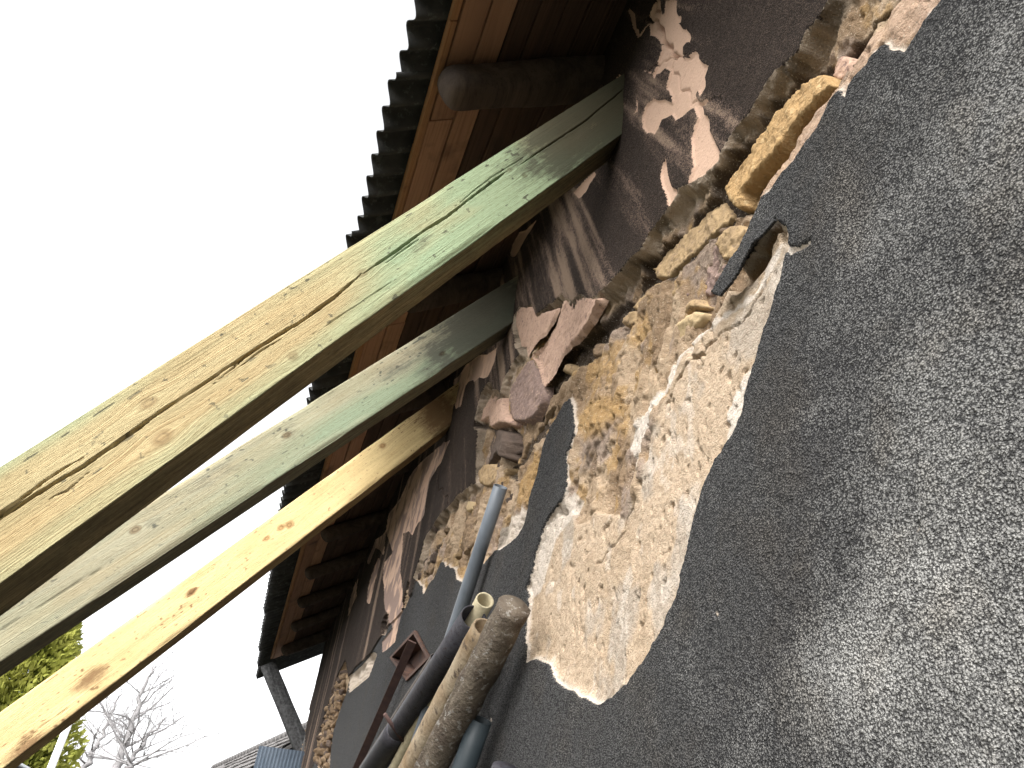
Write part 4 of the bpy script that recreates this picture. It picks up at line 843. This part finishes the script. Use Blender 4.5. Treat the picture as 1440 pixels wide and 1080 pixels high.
pipe('pipe', 'tall smooth blue-grey plastic pipe reaching up into the crack', (704, 684), (655, 840), 0.70, 0.655, 0.029, MT['blue_pipe'], 0.004, 28, 16, bend=0.012)
pipe('pipe', 'short cream clay pipe with chipped rim behind the black pipe', (682, 844), (650, 905), 0.69, 0.64, 0.035, MT['cream_pipe'], 0.007, 24, 14, 0.006)
bp, path = pipe('pipe', 'pitted black iron pipe with collar and short rod', (666, 868), (578, 1000), 0.66, 0.30, 0.049, MT['iron'], 0.006, 32, 30)
ax = path[-1] - path[0]; axn = ax / np.linalg.norm(ax)
def along(path, px):
    best = min(range(200), key=lambda i: np.linalg.norm(proj(path[0] + (path[-1] - path[0]) * i / 199) - np.array(px))); return path[0] + (path[-1] - path[0]) * best / 199
def proj(p):
    q_ = p - EYE; return np.array([720 + F_PX * (q_ @ AX_U) / (q_ @ AX_F), 540 + F_PX * (q_ @ AX_V) / (q_ @ AX_F)])
cpos = along(path, (562, 1040))
V, F = tube_arrays([cpos - axn * 0.045, cpos - axn * 0.044, cpos + axn * 0.05, cpos + axn * 0.62], [0.0495, 0.055, 0.056, 0.056], 32)
o = link('collar', poly_mesh('collar', V - path[-1], F), MT['iron'], bp)
rn = lambda u, v: ray(u, v) / np.linalg.norm(ray(u, v)); cd_ = np.linalg.norm(cpos - EYE); rod_end = EYE + rn(541, 1004) * (cd_ - 0.17); rod_in = EYE + rn(566, 1042) * (cd_ - 0.085)
V, F = tube_arrays([rod_end, (rod_end + rod_in) / 2, rod_in], 0.0085, 12)
link('rod', poly_mesh('rod', V - path[-1], F), MT['rust_bar'], bp)
pipe('pipe', 'thin grey-brown pipe between the flat iron bar and the black pipe', (611, 925), (512, 1077), 0.715, 0.50, 0.021, MT['thin_pipe'], 0.003, 18, 10)
pipe('pipe', 'thick pipe crusted with rough grey-brown mortar, edge against the bare plaster', (724, 852), (619, 1055), 0.66, 0.26, 0.052, MT['crust'], 0.0, 56, 150, 0.0, lump=0.009, seed=5)
pipe('pipe', 'rust-stained cream cement pipe behind the mortar-crusted pipe', (684, 884), (592, 1060), 0.655, 0.27, 0.050, MT['crust2'], 0.01, 44, 100, 0.0, lump=0.004, seed=8)
pipe('pipe', 'short dark teal pipe below the mortar-crusted pipe', (676, 1012), (655, 1072), 0.685, 0.46, 0.037, MT['teal_pipe'], 0.005, 24, 10)
pipe('pipe', 'black pipe stub with a rounded end below the bare plaster', (713, 1082), (700, 1120), 0.69, 0.55, 0.042, MT['iron'], 0.0, 24, 10)
p = lean_path((580, 902), (503, 1077), D - 0.03, 0.50); dv = p[-1] - p[0]; L_ = np.linalg.norm(dv); dv /= L_
sd_ = np.cross(dv, (p[0] + p[1]) / 2 - EYE); sd_ /= np.linalg.norm(sd_); n_ = np.cross(dv, sd_)
bm = bmesh.new(); box_bm(bm, (0, 0, 0), dv * L_ / 2, sd_ * 0.024, n_ * 0.005, 0.0015); bar = link('iron_bar', bm_mesh('iron_bar', bm), MT['rust_bar']); bar.location = (p[0] + p[-1]) / 2
tag(bar, 'flat rusty iron bar leaning over the square steel box', 'bar')

# ------------------------------------------------------------------ far end: metal sheet, neighbouring roof, trees, pole, shed
ys_ = np.linspace(-0.9, 0.9, 91); ztop = wallpt(440, 1062)[2]
V = []; F = []
for lay in (0, 1):
    for zz in (0.0, 1.6, 3.2):
        for t_ in ys_: V.append((0.012 * math.sin(t_ / 0.076 * 2 * math.pi) + 0.0012 * lay, t_, zz))
nn_ = len(ys_)
for i in range(2):
    for j in range(nn_ - 1):
        a_ = i * nn_ + j; F.append((a_, a_ + 1, a_ + nn_ + 1, a_ + nn_)); o_ = 3 * nn_; F.append((o_ + a_, o_ + a_ + nn_, o_ + a_ + nn_ + 1, o_ + a_ + 1))
for j in range(nn_ - 1): a_ = 2 * nn_ + j; F.append((a_, a_ + 1, 3 * nn_ + a_ + 1, 3 * nn_ + a_))
ms = link('metal_sheet', poly_mesh('metal_sheet', V, F), MT['metal_sheet']); tgt = atdepth(424, 1056, 11.8)
ms.scale = (1, 0.62, tgt[2] / 3.2); ms.location = (tgt[0] - 0.0, 11.8, 0.0); ms.rotation_euler = (0, 0, math.radians(72)); 
tag(ms, 'blue-grey corrugated metal sheet standing by the far corner of the wall', 'metal sheet')

# neighbouring tiled roof: ridge runs away to the left
ra = atdepth(424, 1026, 17.0); hz = ra[2]; rr = ray(300, 1081); rb = EYE + rr * ((hz - EYE[2]) / rr[2])
rd = rb - ra; rd[2] = 0; RL = np.linalg.norm(rd); rd /= RL; side = np.array([rd[1], -rd[0], 0.0]); 
if side[0] > 0: side = -side
dn_ = side * math.cos(math.radians(43)) - np.array([0, 0, 1]) * math.sin(math.radians(43)); upn = side * math.sin(math.radians(43)) + np.array([0, 0, 1]) * math.cos(math.radians(43))
nb = empty('outbuilding', 'low outbuilding with weathered tiled roof beyond the far corner of the house', 'outbuilding'); st_ = ra - rd * 1.5; nb.location = (st_[0], st_[1], 0)
RL2 = min(RL + 1.5, 14.0); SLP = 2.6
def nbp(o): o.parent = nb; o.matrix_parent_inverse = Matrix.Translation((-st_[0], -st_[1], 0)); return o
box_c = st_ + rd * RL2 / 2
nroof = nbp(box('roof', box_c + dn_ * SLP / 2 - upn * 0.06, rd * RL2 / 2, dn_ * SLP / 2, upn * 0.03, MT['body'], None, 0))
dn2 = -side * math.cos(math.radians(43)) - np.array([0, 0, 1]) * math.sin(math.radians(43)); up2 = -side * math.sin(math.radians(43)) + np.array([0, 0, 1]) * math.cos(math.radians(43))
nbp(box('rear_slope', box_c + dn2 * SLP / 2 - up2 * 0.06, rd * RL2 / 2, dn2 * SLP / 2, up2 * 0.03, MT['tile'], None, 0))
ev = hz - SLP * math.sin(math.radians(43)) - 0.1
nbp(box('wall', (box_c[0], box_c[1], ev / 2), rd * (RL2 / 2 - .2), side * (SLP * 0.8), (0, 0, ev / 2), MT['body'], None, 0))
bm = bmesh.new(); box_bm(bm, (0, 0, 0), rd * 0.10, dn_ * 0.20, upn * 0.011, 0.004); tme = bm_mesh('roof_tile', bm); tme.materials.append(MT['tile']); r = random.Random(5)
ncol_ = int(RL2 / 0.21)
for cse in range(9):
    for k in range(min(ncol_, 33)):
        o = bpy.data.objects.new('roof_tile', tme); COL.objects.link(o); o.parent = nroof
        o.location = st_ + rd * (0.1 + 0.21 * k + r.uniform(-.006, .006)) + dn_ * (0.17 + cse * 0.29) + upn * (0.005 + r.uniform(0, .012)); 
        q_ = Matrix.Rotation(r.uniform(-.03, .03), 3, Vector(upn)) @ Matrix.Rotation(0.10 + r.uniform(-.02, .02), 3, Vector(rd)); o.rotation_euler = q_.to_euler()
if ncol_ > 33: nbp(box('roof_tiles', st_ + rd * ((RL2 + 0.21 * 33) / 2) + dn_ * SLP / 2 + upn * 0.0, rd * (RL2 - 0.21 * 33) / 2, dn_ * SLP / 2, upn * 0.014, MT['tile'], None, 0.002))
for k in range(min(40, int(RL2 / 0.33))):
    V, F = tube_arrays([st_ + rd * (0.33 * k) - upn * 0.0 + np.array([0, 0, 0.0]), st_ + rd * (0.33 * k + 0.36)], [0.085, 0.10], 12)
    o = link('ridge_tile', poly_mesh('ridge_tile', V, F), MT['tile'], None); o.parent = nroof

def branch(V, F, p, d_, ln, rad, depth, r, n=6, droop=0.0):
    m = 5; pts = [np.array(p)]; d_ = np.array(d_, float)
    for i in range(m):
        d_ = d_ + np.array([r.gauss(0, .13), r.gauss(0, .13), r.gauss(0, .10) + 0.03 - droop]); d_ /= np.linalg.norm(d_); pts.append(pts[-1] + d_ * ln / m)
    v, f = tube_arrays(pts, np.linspace(rad, rad * 0.45, m + 1), n); o = len(V); V.extend(v); F.extend([[o + i for i in q_] for q_ in f])
    if depth > 0:
        for k in range(r.randint(3, 5)):
            i = r.randint(1, m); nd = d_ + np.array([r.gauss(0, .7), r.gauss(0, .5), r.gauss(.15, .45)]); nd /= np.linalg.norm(nd)
            branch(V, F, pts[i], nd, ln * r.uniform(.45, .75), rad * (1 - .55 * i / m) * .6, depth - 1, r, max(4, n - 1))
def bare_tree(label, px, y, rad, seed, group):
    t = empty('bare_tree', label, 'tree', group); pts = [atdepth(u, v, y) for u, v in px]; low = pts[-1]; base = np.array([low[0] + (low[0] - pts[0][0]) * 0.6, y, 0.0]); t.location = base
    path = pts + [base]; path = np.array(path[::-1]) - base; rs = np.linspace(rad * 0.8, rad * 0.15, len(path))
    tt = np.linspace(0, len(path) - 1, 24); path2 = np.stack([np.interp(tt, range(len(path)), path[:, i]) for i in range(3)], 1); r = random.Random(seed)
    path2[1:, :2] += np.array([[r.gauss(0, .03), r.gauss(0, .03)] for _ in path2[1:]])
    V, F = tube_arrays(path2, np.interp(tt, range(len(rs)), rs), 10); link('trunk', poly_mesh('trunk', V, F), MT['bark'], t)
    V, F = [], []
    for k in range(17):
        i = r.randint(7, 23); a_ = r.uniform(0, 6.28); nd = np.array([math.cos(a_), math.sin(a_), r.uniform(.15, 1.0)]); nd /= np.linalg.norm(nd)
        branch(V, F, path2[i], nd, r.uniform(.9, 1.9) * (1.25 - i / 30), rad * .24 * (1.15 - i / 26), 2, r)
    link('branches', poly_mesh('branches', np.array(V), F), MT['bark'], t); return t
bare_tree('tall leafless tree with spreading twigs standing beyond the beams', [(214, 938), (200, 972), (188, 1007), (173, 1050), (165, 1080)], 22, 0.15, 21, 'bare trees')
bare_tree('thinner leafless tree leaning beside the evergreen', [(168, 975), (150, 1017), (130, 1060), (122, 1080)], 24, 0.12, 33, 'bare trees')
bare_tree('low leafless tree with arching boughs beside the tiled outbuilding', [(232, 1010), (205, 1040), (188, 1065), (178, 1085)], 20, 0.10, 47, 'bare trees')
def thuja(label, cx, cy, rad, ht, seed, n, mats):
    t = empty('evergreen_tree', label, 'tree', 'evergreens'); t.location = (cx, cy, 0); r = np.random.default_rng(seed)
    V, F = tube_arrays([(0, 0, 0), (0, 0, ht * .5), (0, 0, ht * .95)], [.12, .08, .02], 8); link('trunk', poly_mesh('trunk', V, F), MT['bark'], t)
    for part in range(2):
        m = n if part == 0 else n // 2
        z = r.uniform(0.1, 1, m) ** 0.9; prof = np.clip(np.sin(np.pi * np.clip(z * .80 + .17, 0, 1)) ** 0.55, 0, 1); a_ = r.uniform(0, 2 * np.pi, m)
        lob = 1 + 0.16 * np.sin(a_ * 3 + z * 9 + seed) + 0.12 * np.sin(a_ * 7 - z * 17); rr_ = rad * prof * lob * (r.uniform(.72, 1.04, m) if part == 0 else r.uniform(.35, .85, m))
        c = np.stack([np.cos(a_) * rr_, np.sin(a_) * rr_, z * ht], 1); out = np.stack([np.cos(a_), np.sin(a_), r.uniform(.3, 1.4, m)], 1) + r.normal(0, .35, (m, 3)); out /= np.linalg.norm(out, axis=1)[:, None]
        sd2 = np.cross(out, r.normal(size=(m, 3))); sd2 /= np.linalg.norm(sd2, axis=1)[:, None]; ln = r.uniform(.035, .095, m)[:, None]; wd = ln * r.uniform(.25, .5, m)[:, None]
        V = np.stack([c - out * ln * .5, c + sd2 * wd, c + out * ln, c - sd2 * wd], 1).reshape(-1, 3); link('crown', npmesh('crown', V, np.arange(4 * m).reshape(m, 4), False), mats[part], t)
e1_ = atdepth(112, 1010, 14.0)
thuja('broad yellow-green evergreen tree behind the timber beams', e1_[0] - 1.05, 14.0, 1.05, 5.1, 3, 34000, (MT['leaf'], MT['leaf2']))
thuja('darker evergreen tree beside the broad yellow-green one', e1_[0] - 2.9, 15.2, 1.15, 5.2, 4, 20000, (MT['leaf2'], MT['leaf2']))
pt = atdepth(97, 1016, 9.0); pl = atdepth(71, 1082, 9.0); base = pl + (pl - pt) * (pl[2] / (pt[2] - pl[2])); 
V, F = tube_arrays([(0, 0, 0), (0, 0, 0.06), (0, 0, 0.0601), pt - base], [0.08, 0.08, 0.036, 0.034], 20); o = link('white_pole', poly_mesh('white_pole', V, F), MT['white_pole']); o.location = base; tag(o, 'white painted steel pole in front of the evergreen trees', 'pole')
sh = atdepth(47, 1074, 10.5); t = empty('garden_shed', 'small shed with a curved grey metal roof below the evergreen', 'shed'); t.location = (sh[0] - .35, 10.9, 0); hb = sh[2]
V = []; F = []; na = 15
for yy in (-.75, .75):
    for lay in (0, .03):
        for i in range(na):
            a_ = math.pi * (i / (na - 1)); V.append((math.cos(a_) * .62, yy, hb - .28 + math.sin(a_) * .28 - lay))
for i in range(na - 1):
    a_, b_, c2, d2 = i, na + i, 2 * na + i, 3 * na + i
    F += [(a_, a_ + 1, c2 + 1, c2), (b_, d2, d2 + 1, b_ + 1), (a_, b_, b_ + 1, a_ + 1), (c2, c2 + 1, d2 + 1, d2)]
link('roof', poly_mesh('roof', V, F), MT['grey_paint'], t)
for i in range(9):
    for yy in (-.66, .66): box('plank', (-.52 + .13 * i, yy, (hb - .24) / 2), (.062, 0, 0), (0, .012, 0), (0, 0, (hb - .24) / 2), MT['plank'], t, .002)
for i in range(10):
    for xx in (-.58, .58): box('plank', (xx, -.585 + .13 * i, (hb - .27) / 2), (.012, 0, 0), (0, .062, 0), (0, 0, (hb - .27) / 2), MT['plank'], t, .002)
